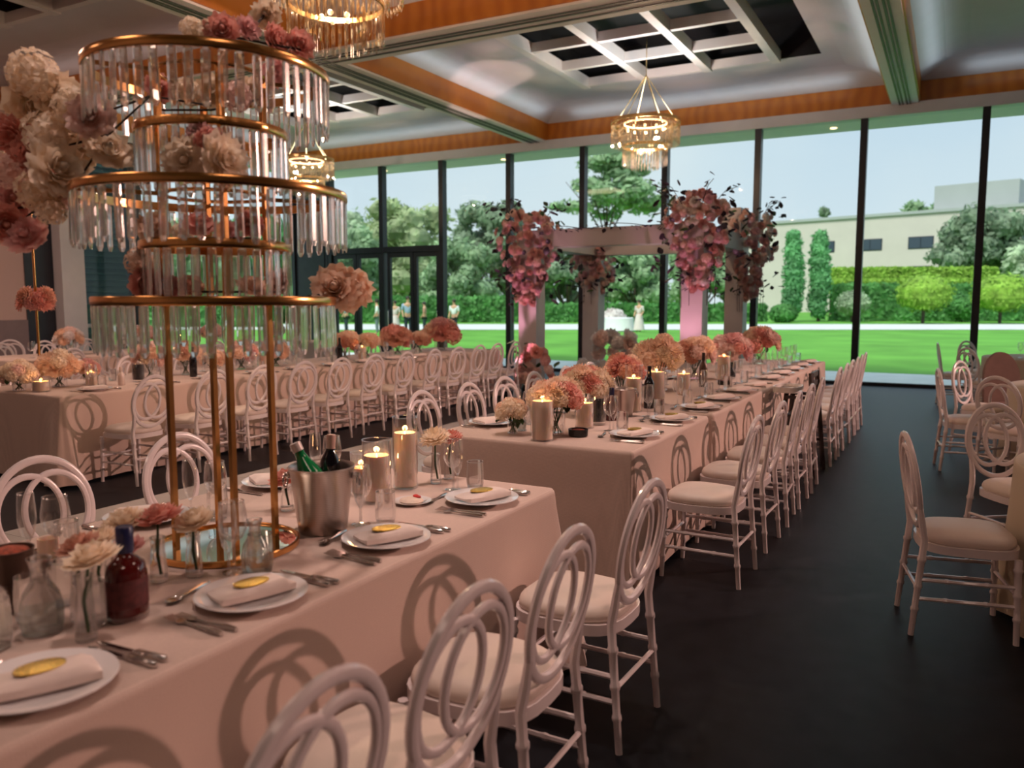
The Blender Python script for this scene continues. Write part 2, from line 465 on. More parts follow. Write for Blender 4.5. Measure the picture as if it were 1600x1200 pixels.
# ------------------------------------------------------------------ mesh helpers
class MB:
    def __init__(self):
        self.v, self.f, self.mi = [], [], []
        self.k = 0

    def _add(self, vs, fs):
        b = len(self.v)
        self.v += [tuple(p) for p in vs]
        self.f += [tuple(b + i for i in f) for f in fs]
        self.mi += [self.k] * len(fs)
        return self

    def box(self, c, s, rot=None):
        x, y, z = s[0] / 2, s[1] / 2, s[2] / 2
        vs = [Vector(p) for p in ((-x, -y, -z), (x, -y, -z), (x, y, -z), (-x, y, -z), (-x, -y, z), (x, -y, z), (x, y, z), (-x, y, z))]
        if rot is not None:
            R = Euler(rot).to_matrix() if not isinstance(rot, Matrix) else rot
            vs = [R @ p for p in vs]
        c = Vector(c)
        return self._add([p + c for p in vs], [(3, 2, 1, 0), (4, 5, 6, 7), (0, 1, 5, 4), (1, 2, 6, 5), (2, 3, 7, 6), (3, 0, 4, 7)])

    def span(self, a, b):
        return self.box([(p + q) / 2 for p, q in zip(a, b)], [abs(q - p) for p, q in zip(a, b)])

    def bar(self, p, q, w, h=None):
        p, q = Vector(p), Vector(q)
        h = h or w
        d = q - p
        R = d.to_track_quat('Z', 'Y').to_matrix()
        return self.box((p + q) / 2, (w, h, d.length), R)

    def tube(self, pts, rad, n=8, closed=False, cap=True, flat=None):
        pts = [Vector(p) for p in pts]
        N = len(pts)
        rads = rad if isinstance(rad, (list, tuple)) else [rad] * N
        vs, fs = [], []
        ref = None
        for i, p in enumerate(pts):
            if closed:
                t = pts[(i + 1) % N] - pts[i - 1]
            else:
                t = pts[min(i + 1, N - 1)] - pts[max(i - 1, 0)]
            t.normalize()
            if ref is None:
                ref = Vector((0, 1, 0)) if abs(t.y) < 0.9 else Vector((1, 0, 0))
            a = ref - t * ref.dot(t)
            if a.length < 1e-5:
                a = t.orthogonal()
            a.normalize()
            ref = a
            b = t.cross(a)
            for k in range(n):
                th = 2 * PI * k / n
                vs.append(p + (a * math.cos(th) * (flat or 1.0) + b * math.sin(th)) * rads[i])
        M = N if closed else N - 1
        for i in range(M):
            j = (i + 1) % N
            for k in range(n):
                k2 = (k + 1) % n
                fs.append((i * n + k, i * n + k2, j * n + k2, j * n + k))
        if not closed and cap:
            fs.append(tuple(range(n - 1, -1, -1)))
            fs.append(tuple((N - 1) * n + k for k in range(n)))
        return self._add(vs, fs)

    def lathe(self, prof, n=24, c=(0, 0, 0), sx=1.0, sy=1.0):
        vs, fs = [], []
        for r, z in prof:
            for k in range(n):
                th = 2 * PI * k / n
                vs.append((c[0] + r * math.cos(th) * sx, c[1] + r * math.sin(th) * sy, c[2] + z))
        for i in range(len(prof) - 1):
            for k in range(n):
                k2 = (k + 1) % n
                fs.append((i * n + k, i * n + k2, (i + 1) * n + k2, (i + 1) * n + k))
        if prof[0][0] > 1e-6:
            fs.append(tuple(range(n - 1, -1, -1)))
        if prof[-1][0] > 1e-6:
            fs.append(tuple((len(prof) - 1) * n + k for k in range(n)))
        return self._add(vs, fs)

    def shell(self, prof, n=24, c=(0, 0, 0)):
        """open lathe surface without end caps"""
        vs, fs = [], []
        for r, z in prof:
            for k in range(n):
                th = 2 * PI * k / n
                vs.append((c[0] + r * math.cos(th), c[1] + r * math.sin(th), c[2] + z))
        for i in range(len(prof) - 1):
            for k in range(n):
                k2 = (k + 1) % n
                fs.append((i * n + k, i * n + k2, (i + 1) * n + k2, (i + 1) * n + k))
        return self._add(vs, fs)

    def quad(self, a, b, c, d):
        return self._add([a, b, c, d], [(0, 1, 2, 3)])

    def slab(self, outline, z0, z1):
        n = len(outline)
        vs = [(x, y, z0) for x, y in outline] + [(x, y, z1) for x, y in outline]
        fs = [tuple(range(n - 1, -1, -1)), tuple(range(n, 2 * n))]
        fs += [(i, (i + 1) % n, n + (i + 1) % n, n + i) for i in range(n)]
        return self._add(vs, fs)

    def sphere(self, c, r, seg=10, rings=6):
        prof = [(max(1e-4, math.sin(PI * i / rings)) * (r if not isinstance(r, tuple) else 1), -math.cos(PI * i / rings) * (r if not isinstance(r, tuple) else 1)) for i in range(rings + 1)]
        if isinstance(r, tuple):
            b = len(self.v)
            self.lathe(prof, seg)
            for i in range(b, len(self.v)):
                x, y, z = self.v[i]
                self.v[i] = (c[0] + x * r[0], c[1] + y * r[1], c[2] + z * r[2])
            return self
        return self.lathe(prof, seg, c)

    def mesh(self, name, mats, smooth=True, angle=40):
        me = bpy.data.meshes.new(name)
        me.from_pydata(self.v, [], self.f)
        mats = mats if isinstance(mats, (list, tuple)) else [mats]
        for m in mats:
            me.materials.append(m)
        if self.k or any(self.mi):
            me.polygons.foreach_set('material_index', self.mi)
        if smooth:
            me.polygons.foreach_set('use_smooth', [True] * len(me.polygons))
            me.set_sharp_from_angle(angle=math.radians(angle))
        me.update()
        return me

    def build(self, name, mats, parent=None, smooth=True, loc=None, angle=40):
        return put(name, self.mesh(name, mats, smooth, angle), parent, loc)


def put(name, me, parent=None, loc=None, rot=None, scale=None):
    o = bpy.data.objects.new(name, me)
    COL.objects.link(o)
    if parent is not None:
        o.parent = parent
    if loc is not None:
        o.location = loc
    if rot is not None:
        o.rotation_euler = rot
    if scale is not None:
        o.scale = (scale,) * 3 if isinstance(scale, (int, float)) else scale
    return o


def tag(o, label=None, cat=None, group=None, kind=None):
    if label:
        o['label'] = label
    if cat:
        o['category'] = cat
    if group:
        o['group'] = group
    if kind:
        o['kind'] = kind
    return o


def thing(name, label, cat, loc=(0, 0, 0), rz=0.0, group=None, rot=None):
    o = put(name, None, None, loc, rot or (0, 0, rz))
    o.empty_display_size = 0.1
    return tag(o, label, cat, group)


def struct(o):
    o['kind'] = 'structure'
    return o


def copy_tree(o, parent=None):
    c = o.copy()
    COL.objects.link(c)
    c.parent = parent
    for ch in KIDS.get(o.name, ()):
        copy_tree(ch, c)
    return c


KIDS = {}


def remember(o):
    """note the children of a prototype once, so copies need no slow .children lookups"""
    for a in bpy.data.objects:
        if a.parent is not None:
            KIDS.setdefault(a.parent.name, [])
    KIDS.clear()
    for a in bpy.data.objects:
        if a.parent is not None:
            KIDS.setdefault(a.parent.name, []).append(a)


def clone(proto, loc, rz, label, cat, group=None, scale=None):
    c = copy_tree(proto)
    c.location = loc
    c.rotation_euler = (0, 0, rz)
    if scale:
        c.scale = (scale,) * 3
    for k in ('label', 'category', 'group'):
        if k in c:
            del c[k]
    return tag(c, label, cat, group)


ORD = ['first', 'second', 'third', 'fourth', 'fifth', 'sixth', 'seventh', 'eighth', 'ninth', 'tenth', 'eleventh',
       'twelfth', 'thirteenth', 'fourteenth']
R = random.Random(7)

# ------------------------------------------------------------------ the room
WX0, WX1, WY0, WY1 = -15.2, 10.0, -6.0, 16.2
fl = MB().span((WX0 - 0.2, WY0 - 0.2, -0.12), (WX1 + 0.2, WY1 + 0.1, 0.0)).build('floor', M_carpet, smooth=False)
struct(fl)
# glossy white dance floor laid over the carpet, panel by panel
df = thing('dance_floor', 'glossy white dance floor panels laid on the black carpet in the aisle', 'dance floor', (-4.0, 5.5, 0))
pm = MB().box((0, 0, 0.008), (0.996, 0.996, 0.012)).mesh('dance_panel', M_dance, False)
for i in range(3):
    for j in range(12):
        put('panel', pm, df, (-1.0 + i * 1.0, -5.0 + j * 1.0, 0))

# ceiling with three by three coffers
cxs = [(-15.2, -8.40), (-7.92, -1.12), (-0.70, 6.10), (6.52, 10.0)]
cys = [(9.55, 16.2), (2.35, 8.94), (-6.0, 1.75)]
ZB, ZF, ZC = 5.0, 5.36, 5.62
cm = MB()
holes = []
for a, (x0, x1) in enumerate(cxs):
    for b, (y0, y1) in enumerate(cys):
        i = 0.72
        A = [(x0, y0), (x1, y0), (x1, y1), (x0, y1)]
        B = [(x0 + i, y0 + i), (x1 - i, y0 + i), (x1 - i, y1 - i), (x0 + i, y1 - i)]
        for k in range(4):
            p, q = A[k], A[(k + 1) % 4]
            r, s = B[(k + 1) % 4], B[k]
            mid = [((u[0] * 0.45 + v[0] * 0.55), (u[1] * 0.45 + v[1] * 0.55)) for u, v in ((p, s), (q, r))]
            zm = ZF + (ZC - ZF) * 0.78
            cm.quad((*p, ZF), (*q, ZF), (*mid[1], zm), (*mid[0], zm))
            cm.quad((*mid[0], zm), (*mid[1], zm), (*r, ZC), (*s, ZC))
        cx, cy = (x0 + x1) / 2, (y0 + y1) / 2
        if a == 3:
            cm.quad(*[(*p, ZC) for p in B])
            continue
        H = [(cx - 1.95, cy - 1.95), (cx + 2.40, cy - 1.95), (cx + 2.40, cy + 1.75), (cx - 1.95, cy + 1.75)]
        for k in range(4):
            cm.quad((*B[k], ZC), (*B[(k + 1) % 4], ZC), (*H[(k + 1) % 4], ZC), (*H[k], ZC))
        holes.append((cx, cy, H))
ceil = struct(cm.build('ceiling', M_ceil, smooth=False))
for x0, x1 in cxs:
    for y0, y1 in cys:
        t = 0.025
        for p, q in (((x0, y0, ZB), (x0 + t, y1, ZF)), ((x1 - t, y0, ZB), (x1, y1, ZF)),
                     ((x0 + t, y0, ZB), (x1 - t, y0 + t, ZF)), ((x0 + t, y1 - t, ZB), (x1 - t, y1, ZF))):
            MB().span(p, q).build('fascia', M_fascia, ceil, False)
for cx, cy, H in holes:
    (hx0, hy0), (hx1, hy1) = H[0], H[2]
    v = MB()
    z1 = 6.2
    v.quad((hx0, hy0, z1), (hx1, hy0, z1), (hx1, hy1, z1), (hx0, hy1, z1))
    for k in range(4):
        v.quad((*H[k], ZC), (*H[(k + 1) % 4], ZC), (*H[(k + 1) % 4], z1), (*H[k], z1))
    v.build('ceiling_void', M_black, ceil, False)
    for k in range(4):      # long bars
        x = hx0 + 0.16 + k * 1.16
        MB().span((x - 0.07, hy0 + 0.02, ZC - 0.07), (x + 0.07, hy1 - 0.02, ZC + 0.12)).build('grid_bar', M_beam, ceil, False)
    for j in range(4):      # cross bars
        y = hy0 + 0.1 + j * 1.17
        for k in range(3):
            x = hx0 + 0.16 + k * 1.16
            MB().span((x + 0.075, y - 0.05, ZC - 0.05), (x + 1.085, y + 0.05, ZC + 0.10)).build('grid_bar', M_beam, ceil, False)
bx = [(-8.40, -7.92), (-1.12, -0.70), (6.10, 6.52)]
for x0, x1 in bx:
    MB().span((x0, WY0, ZB - 0.03), (x1, WY1 - 0.1, ZB + 0.05)).build('beam', M_beam, ceil, False)
    for f in (0.3, 0.42, 0.58, 0.7):
        x = x0 + (x1 - x0) * f
        MB().span((x - 0.014, WY0, ZB - 0.04), (x + 0.014, WY1 - 0.1, ZB - 0.0301)).build('track', M_track, ceil, False)
for y0, y1 in ((8.94, 9.55), (1.75, 2.35)):
    MB().span((WX0, y0, ZB - 0.032), (WX1, y1, ZB + 0.05)).build('beam', M_beam, ceil, False)
    for f in (0.3, 0.45, 0.72):
        y = y0 + (y1 - y0) * f
        MB().span((WX0, y - 0.018, ZB - 0.044), (WX1, y + 0.018, ZB - 0.0321)).build('track', M_track, ceil, False)
roof = MB().span((WX0 - 0.5, WY0 - 0.5, 6.26), (WX1 + 0.5, 17.5, 6.5)).build('ceiling_roof_deck', M_header, ceil, False)  # unseen slab put in to stop sun and sky leaking through

# front (window) wall
wf = struct(MB().span((WX0, WY1 - 0.12, 4.8), (WX1, WY1 + 0.12, ZB)).build('wall_front', M_header, smooth=False))
MB().span((WX0 - 0.4, WY1 + 0.125, 4.86), (WX1 + 0.4, WY1 + 0.3, 6.25)).build('upper_wall', M_bldg2, wf, False)
sof = struct(MB().span((WX0 - 0.4, WY1 + 0.3, 4.86), (WX1 + 0.4, 17.5, 4.95)).span((WX0 - 0.4, 17.4, 4.95), (WX1 + 0.4, 17.5, 6.25)).build('trim_1', M_soffit, smooth=False))
dl = MB().lathe([(0.06, 0), (0.06, -0.012), (0.045, -0.012), (0.04, -0.006)], 12).mesh('downlight', M_bulb)
mull = [-14.05, -12.4, -10.65, -8.85, -7.06, -5.25, -3.42, -1.56, 0.34, 2.2, 4.06, 5.92, 7.78, 9.64]
for i in range(0, len(mull) - 1, 2):
    put('downlight', dl, sof, ((mull[i] + mull[i + 1]) / 2 + 0.3, 17.0, 4.855))
for n in range(len(mull) - 1):
    x0, x1 = mull[n], mull[n + 1]
    w = struct(put('window_%d' % (n + 1), None, None, ((x0 + x1) / 2, WY1, 0)))
    h = (x1 - x0) / 2
    zlo = 2.86 if n in (0, 1) else 0.06
    MB().span((-h - 0.06, -0.09, 0.0), (-h + 0.06, 0.09, 4.8)).build('mullion', M_frame, w, False)
    MB().span((-h + 0.06, -0.006, zlo), (h - 0.06, 0.006, 4.8)).build('pane', M_pane, w, False)
    if n > 1:
        MB().span((-h + 0.06, -0.05, 0.0), (h - 0.06, 0.05, 0.06)).build('sill', M_frame, w, False)
MB().span((WX0, WY1 - 0.12, 0), (-14.2, WY1 + 0.1, 4.8)).build('corner_column', M_frame, wf, False)
MB().span((-14.2, WY1 - 0.1, 0), (-14.11, WY1 + 0.1, 4.8)).build('jamb', M_frame, wf, False)
# double doors under a transom
dr = struct(put('door_1', None, None, (-12.35, WY1, 0)))
MB().span((-1.64, -0.08, 2.72), (1.64, 0.08, 2.86)).build('transom', M_frame, dr, False)
for k, (a, b) in enumerate(((-1.62, -0.88), (-0.86, -0.09), (0.09, 0.86), (0.88, 1.62))):
    lf = MB()
    for p, q in (((a, 0), (a + 0.09, 2.72)), ((b - 0.09, 0), (b, 2.72)), ((a + 0.09, 0), (b - 0.09, 0.14)), ((a + 0.09, 2.6), (b - 0.09, 2.72))):
        lf.span((p[0], -0.04, p[1]), (q[0], 0.04, q[1]))
    leaf = lf.build('door_leaf', M_frame, dr, False)
    MB().span((a + 0.09, -0.005, 0.14), (b - 0.09, 0.005, 2.6)).build('pane', M_pane, leaf, False)
    hx = b - 0.045 if k % 2 else a + 0.045
    MB().tube([(hx, -0.04, 0.9), (hx, -0.09, 0.92), (hx, -0.09, 1.3), (hx, -0.04, 1.32)], 0.012, 8).build('handle', M_steel, leaf)

# left wall
wl_ = struct(MB().span((WX0 - 0.2, WY0, 1.2), (WX0, 9.0, 6.25)).build('wall_left', M_paper, smooth=False))
MB().span((WX0 - 0.2, WY0, 0), (WX0 + 0.03, 9.0, 1.2)).build('dado_panel', M_dado, wl_, False)
MB().span((WX0 - 0.2, 9.0, 0), (WX0 + 0.02, 9.55, 4.8)).build('dark_pier', M_frame, wl_, False)
MB().span((WX0 - 0.2, 9.55, 0), (WX0 + 0.28, 10.02, 4.8)).build('white_column', M_whitecol, wl_, False)
MB().span((WX0 - 0.2, 11.28, 0), (WX0 + 0.06, 11.52, 4.8)).build('dark_pier', M_frame, wl_, False)
MB().span((WX0 - 0.2, 9.0, 4.8), (WX0 + 0.1, WY1 - 0.12, ZB)).build('header', M_header, wl_, False)
MB().span((WX0 - 0.2, 9.0, ZB), (WX0 - 0.05, WY1 + 0.12, 6.25)).build('upper_wall', M_header, wl_, False)
for n, (y0, y1) in enumerate(((10.02, 11.28), (11.52, 13.8), (13.8, 16.08))):
    w = struct(put('window_%d' % (20 + n), None, None, (WX0, (y0 + y1) / 2, 0)))
    h = (y1 - y0) / 2
    MB().span((-0.006, -h + 0.03, 0.06), (0.006, h - 0.03, 4.8)).build('pane', M_pane, w, False)
    MB().span((-0.05, h - 0.06, 0.0), (0.05, h, 4.8)).build('mullion', M_frame, w, False)
    MB().span((-0.05, -h, 0.0), (0.05, h - 0.06, 0.06)).build('sill', M_frame, w, False)
    if n == 0:
        MB().span((-0.04, -h, 1.02), (0.04, h - 0.06, 1.09)).build('rail', M_whitecol, w, False)
lv = thing('louvre_screen', 'dark teal louvred screen outside the left window pane', 'screen', (-16.4, 11.3, 0))
MB().span((-0.05, -1.25, 0), (0.05, -1.15, 5)).build('post', M_frame, lv, False)
MB().span((-0.05, 1.0, 0), (0.05, 1.1, 5)).build('post', M_frame, lv, False)
sl = MB().box((0, 0, 0), (0.02, 2.14, 0.15), (0, math.radians(-28), 0)).mesh('slat', M_louvre, False)
for k in range(38):
    put('slat', sl, lv, (0, -0.075, 0.14 + k * 0.128))

struct(MB().span((WX1, WY0, 0), (WX1 + 0.2, WY1 + 0.3, 6.25)).build('wall_right', M_wallw, smooth=False))
struct(MB().span((WX0 - 0.2, WY0 - 0.2, 0), (WX1 + 0.2, WY0, 6.25)).build('wall_rear', M_wallw, smooth=False))
sp = thing('stage_spotlight', 'black stage spotlight can clamped high by the right wall', 'spotlight', KEY)
q = (Vector((-3.6, 4.2, 0.7)) - Vector(KEY)).to_track_quat('-Z', 'Y').to_matrix().to_4x4()
cn = MB().shell([(0.16, -0.02), (0.16, 0.22), (0.12, 0.34), (0.001, 0.36)], 20).build('lamp_can', M_lamp, sp)
cn.matrix_basis = q
MB().bar((0, 0, 0.18), (0, 0, 0.25), 0.04).build('clamp', M_lamp, sp, False)

# ------------------------------------------------------------------ outside
struct(MB().quad((-320, -60, -0.13), (260, -60, -0.13), (260, 420, -0.13), (-320, 420, -0.13)).build('lawn', M_lawn, smooth=False))
struct(MB().span((WX0 - 3, WY1 + 0.1, -0.12), (WX1 + 6, 19.3, -0.015)).build('terrace', M_pave, smooth=False))


def strip(name, m, d0, d1, z, px0=-2600, px1=4200):
    vs = [(*ground(px0, d0), z), (*ground(px1, d0), z), (*ground(px1, d1), z), (*ground(px0, d1), z)]
    return MB().quad(*vs).build(name, m, smooth=False)


struct(strip('garden_path', M_path, 47.0, 58.0, -0.11))


def leaf_cloud(mb, c, r, n, size, rng, solid=0.8):
    """leaves scattered over a lumpy clump"""
    for _ in range(n):
        d = Vector((rng.gauss(0, 1), rng.gauss(0, 1), rng.gauss(0, 1)))
        d.normalize()
        p = Vector(c) + Vector((d.x * r[0], d.y * r[1], d.z * r[2])) * (0.82 + 0.3 * rng.random())
        t = Vector((rng.gauss(0, 1), rng.gauss(0, 1), rng.gauss(0, 1)))
        u = (t - d * t.dot(d) * 0.6).normalized()
        w = u.cross(d + Vector((rng.random() - .5, rng.random() - .5, rng.random() - .5))).normalized()
        s = size * (0.6 + 0.8 * rng.random())
        mb._add([p - u * s, p + w * s * 0.5, p + u * s, p - w * s * 0.5], [(0, 1, 2, 3)])
    if solid:
        mb.sphere(c, (r[0] * solid, r[1] * solid, r[2] * solid), 8, 5)


def tree(label, px, depth, top, bottom, width, m, clumps, leaf, seed, name='garden_tree', group=None, umbrella=False, dz=1.0):
    rng = random.Random(seed)
    x, y = ground(px, depth)
    t = thing(name, label, 'tree', (x, y, -0.13), 0, group)
    h = top - bottom
    tr = MB()
    tr.tube([(0, 0, 0), (0.15, 0, bottom * 0.6 + 0.3), (0, 0.1, bottom + h * 0.35)], [0.28, 0.22, 0.1], 8)
    for k in range(6):
        a = k * 1.05 + rng.random()
        tr.tube([(0.05, 0, bottom * 0.8 + 0.2), (math.cos(a) * width * 0.16, math.sin(a) * width * 0.16, bottom + h * 0.25),
                 (math.cos(a) * width * 0.33, math.sin(a) * width * 0.33, bottom + h * (0.45 + 0.2 * rng.random()))], [0.12, 0.09, 0.03], 6)
    tr.build('trunk', M_bark, t)
    fo = MB()
    for _ in range(clumps):
        a = rng.random() * 2 * PI
        v = rng.random()
        if umbrella:
            zz = bottom + h * (0.15 + 0.8 * v)
            rr = width / 2 * (0.95 - 0.5 * v) * math.sqrt(rng.random())
            cr = width * 0.13 * (0.7 + 0.6 * rng.random())
            leaf_cloud(fo, (math.cos(a) * rr, math.sin(a) * rr, zz), (cr, cr, cr * 0.42), 70, leaf, rng, 0.6)
        else:
            zz = bottom + h * (0.14 + 0.72 * v)
            prof = math.sqrt(max(0.05, 1 - ((zz - bottom) / h - 0.42) ** 2 / 0.36))
            rr = width / 2 * prof * (0.45 + 0.5 * math.sqrt(rng.random())) * 0.85
            cr = width * 0.15 * (0.7 + 0.6 * rng.random())
            leaf_cloud(fo, (math.cos(a) * rr, math.sin(a) * rr, zz), (cr, cr, cr * 0.8 * dz), 95, leaf, rng)
    fo.build('foliage', m, t, False)
    return t


def tree_px(label, px, depth, ytop, wpx, m, clumps, seed, ybot=485, **kw):
    top = CH + (470 - ytop) / F * depth + 0.13
    bot = max(0.3, CH + (470 - ybot) / F * depth)
    w = wpx / F * depth
    tree(label, px, depth, top, bot, w, m, clumps, 0.0042 * depth, seed, **kw)


tree_px('broad olive green tree left of the dark door mullion', 640, 84, 305, 150, M_leaf[1], 46, 1)
tree_px('rounded green tree seen through the double doors', 540, 70, 348, 130, M_leaf[0], 40, 2)
tree_px('pale feathery tree top left of the double doors', 520, 104, 320, 150, M_leaf[3], 30, 3)
tree_px('brownish green tree right of the broad olive tree', 768, 97, 306, 130, M_leaf[2], 40, 4)
tree_px('dense green tree behind the left arbour post', 722, 71, 372, 125, M_leaf[0], 34, 5)
tree_px('tall umbrella pine with airy layered branches', 945, 118, 246, 190, M_leaf[0], 40, 6, 352, umbrella=True)
tree_px('low tree in shade below the umbrella pine', 885, 86, 368, 130, M_leaf[2], 32, 7)
tree_px('low bushy tree behind the arbour opening', 990, 76, 382, 120, M_leaf[0], 30, 8)
tree_px('low bushy tree behind the tall pink arbour flowers', 1095, 88, 378, 130, M_leaf[0], 28, 9)
tree_px('large dome shaped dark tree in front of the cream building', 1520, 85, 332, 140, M_leaf[2], 50, 10, 425)
tree_px('silvery pale green shrub tree at the right window edge', 1622, 76, 388, 110, M_leaf[3], 34, 11, 440)
tree_px('grey green tree rising behind the cream building roof', 1440, 150, 312, 85, M_leaf[0], 22, 12, 400)
tree_px('small thin tree above the left end of the building', 1292, 158, 322, 42, M_leaf[2], 14, 13, 400)
tree_px('olive tree behind the upper right roof', 1610, 165, 300, 130, M_leaf[1], 26, 14, 400)
tree_px('dark leafy tree beyond the corner column', 425, 62, 330, 150, M_leaf[4], 36, 15)
tree_px('leafy tree beyond the left side windows', 300, 74, 340, 150, M_leaf[0], 32, 16)
tree_px('tree beyond the louvred screen', 180, 60, 340, 140, M_leaf[2], 28, 17)
for px, lab in ((1236, 'slim green cypress nearer the arbour, left of the pair'), (1277, 'slim green cypress nearer the building, right of the pair')):
    rng = random.Random(px)
    x, y = ground(px, 66)
    t = thing('cypress', lab, 'tree', (x, y, -0.13), 0, 'pair of cypresses on the lawn')
    MB().tube([(0, 0, 0), (0, 0, 3)], [0.14, 0.08], 8).build('trunk', M_bark, t)
    fo = MB()
    for k in range(16):
        zz = 0.7 + k * 0.41
        rr = 0.86 * math.sin(PI * (0.2 + 0.78 * (1 - k / 16) * 0.62))
        leaf_cloud(fo, (rng.gauss(0, .08), rng.gauss(0, .08), zz), (rr, rr, 0.5), 150, 0.17, rng, 0.85)
    fo.build('foliage', M_leaf[4], t, False)


def hedge(label, px0, px1, d0, d1, z0, z1, thick, m, seed, leaf=0.16, n=2600, cat='hedge', topm=None):
    """clipped hedge between two ground points"""
    rng = random.Random(seed)
    a, b = Vector((*ground(px0, d0), 0)), Vector((*ground(px1, d1), 0))
    c = (a + b) / 2
    L = (b - a).length
    ang = math.atan2((b - a).y, (b - a).x)
    o = thing('clipped_hedge', label, cat, (c.x, c.y, -0.13), ang)
    mb = MB().box((0, 0, (z0 + z1) / 2), (L - 0.2, thick - 0.2, z1 - z0 - 0.1))
    for _ in range(n):
        f = rng.random()
        if f < 0.62:
            p = Vector((rng.uniform(-L / 2, L / 2), -thick / 2 + rng.gauss(0, .06), rng.uniform(z0, z1)))
        elif f < 0.92:
            p = Vector((rng.uniform(-L / 2, L / 2), rng.uniform(-thick / 2, thick / 2), z1 + rng.gauss(0, .06)))
        else:
            p = Vector((rng.choice((-1, 1)) * L / 2, rng.uniform(-thick / 2, thick / 2), rng.uniform(z0, z1)))
        u = Vector((rng.gauss(0, 1), rng.gauss(0, .4), rng.gauss(0, 1))).normalized()
        w = u.cross(Vector((rng.gauss(0, .5), 1, rng.gauss(0, .5)))).normalized()
        s = leaf * (0.6 + rng.random())
        mb._add([p - u * s, p + w * s * .6, p + u * s, p - w * s * .6], [(0, 1, 2, 3)])
    mb.build('foliage', m, o, False)
    MB().box((0, 0, (z0 + 0.1) / 2), (L * 0.9, 0.15, z0 + 0.1)).build('stem', M_bark, o, False)
    return o


hedge('long tall clipped hedge in front of the cream building', 1302, 1760, 68, 68, 0.0, 3.0, 2.2, M_hedge, 21)
hedge('bright yellow green hedge top along the back of the garden', 1300, 1555, 70.8, 70.8, 2.3, 3.45, 2.4, M_hedgelite, 22)
hedge('sloping upper hedge below the cream building', 1295, 1545, 79, 77, 3.6, 4.75, 2.0, M_hedgelite, 23)
hedge('dark hedge at the foot of the cream building', 1280, 1560, 96, 93, 3.0, 5.2, 2.0, M_hedge, 24)
hedge('low clipped hedge seen behind the arbour', 845, 1190, 64, 66, 0.0, 1.35, 1.6, M_hedge, 25, n=2200)
hedge('clipped hedge seen right of the glass doors', 700, 835, 64, 64, 0.0, 1.9, 1.6, M_hedge, 26, n=1500)
hedge('clipped hedge seen through the glass doors', 430, 690, 64, 64, 0.0, 1.9, 1.6, M_hedge, 27, n=1800)
hedge('long hedge beyond the left side windows', 60, 425, 52, 52, 0.0, 2.0, 1.6, M_hedge, 28, n=1800)


def ball(label, px, depth, z, rx, rz, m, seed):
    rng = random.Random(seed)
    x, y = ground(px, depth)
    t = thing('topiary_ball', label, 'shrub', (x, y, -0.13))
    mb = MB()
    leaf_cloud(mb, (0, 0, z), (rx, rx, rz), 1300, 0.14, rng, 0.97)
    mb.build('foliage', m, t, False)
    MB().tube([(0, 0, 0), (0, 0, z)], 0.12, 8).build('stem', M_bark, t)


ball('bright green round topiary in the middle window bay', 1440, 60, 2.25, 1.9, 1.35, M_hedgelite, 31)
ball('bright green round topiary in the right window bay', 1560, 60, 2.25, 1.95, 1.4, M_hedgelite, 32)
ball('dark round shrub between the two bright topiaries', 1500, 64.6, 1.2, 1.1, 1.1, M_hedge, 33)
ball('pale flowering shrub left of the first topiary', 1330, 64, 1.5, 1.2, 0.9, M_leaf[3], 34)
ball('low dark shrub left of the cypresses', 1222, 63, 0.7, 1.0, 0.7, M_hedge, 35)
ball('white flower bush on the lawn behind the arbour', 958, 50, 0.55, 0.7, 0.6, PET['white'], 36)

# the cream building across the garden
pa, pb = Vector((*ground(1150, 128), 0)), Vector((*ground(1690, 96), 0))
ang = math.atan2((pb - pa).y, (pb - pa).x)
L = (pb - pa).length
bd = thing('garden_building', 'long cream rendered building with dark strip windows across the garden', 'building', (*pa[:2], -0.13), ang)
wb = MB().span((0, 0, 0), (L, 14, 13.2)).build('wall', M_bldg, bd, False)
MB().span((-0.2, -0.25, 13.2), (L + 0.2, 14, 13.6)).build('parapet', M_bldg2, bd, False)
MB().span((L * 0.60, 3, 13.6), (L * 0.82, 13, 17.0)).build('upper_storey', M_bldg2, bd, False)
for k in range(9):
    x = L * 0.30 + k * 6.6
    if x > L - 3:
        break
    for z0, z1 in ((8.6, 10.2), (4.6, 6.3)):
        wd = MB().span((x - 1.6, -0.06, z0), (x + 1.6, 0.02, z1)).build('window', M_frame, bd, False)
        MB().span((x - 1.5, -0.09, z0 + 0.1), (x - 0.05, -0.061, z1 - 0.1)).build('pane', M_winfar, wd, False)
        MB().span((x + 0.05, -0.09, z0 + 0.1), (x + 1.5, -0.061, z1 - 0.1)).build('pane', M_winfar, wd, False)


# people out on the lawn
def skin(name, pts, edges, parent, m, sub=1):
    me = bpy.data.meshes.new(name)
    me.from_pydata([p[:3] for p in pts], edges, [])
    me.materials.append(m)
    o = put(name, me, parent)
    md = o.modifiers.new('skin', 'SKIN')
    for i, p in enumerate(pts):
        r = p[3] if isinstance(p[3], tuple) else (p[3], p[3])
        me.skin_vertices[0].data[i].radius = r
    me.skin_vertices[0].data[0].use_root = True
    sd = o.modifiers.new('sub', 'SUBSURF')
    sd.levels = sd.render_levels = sub
    md.use_smooth_shade = True
    return o


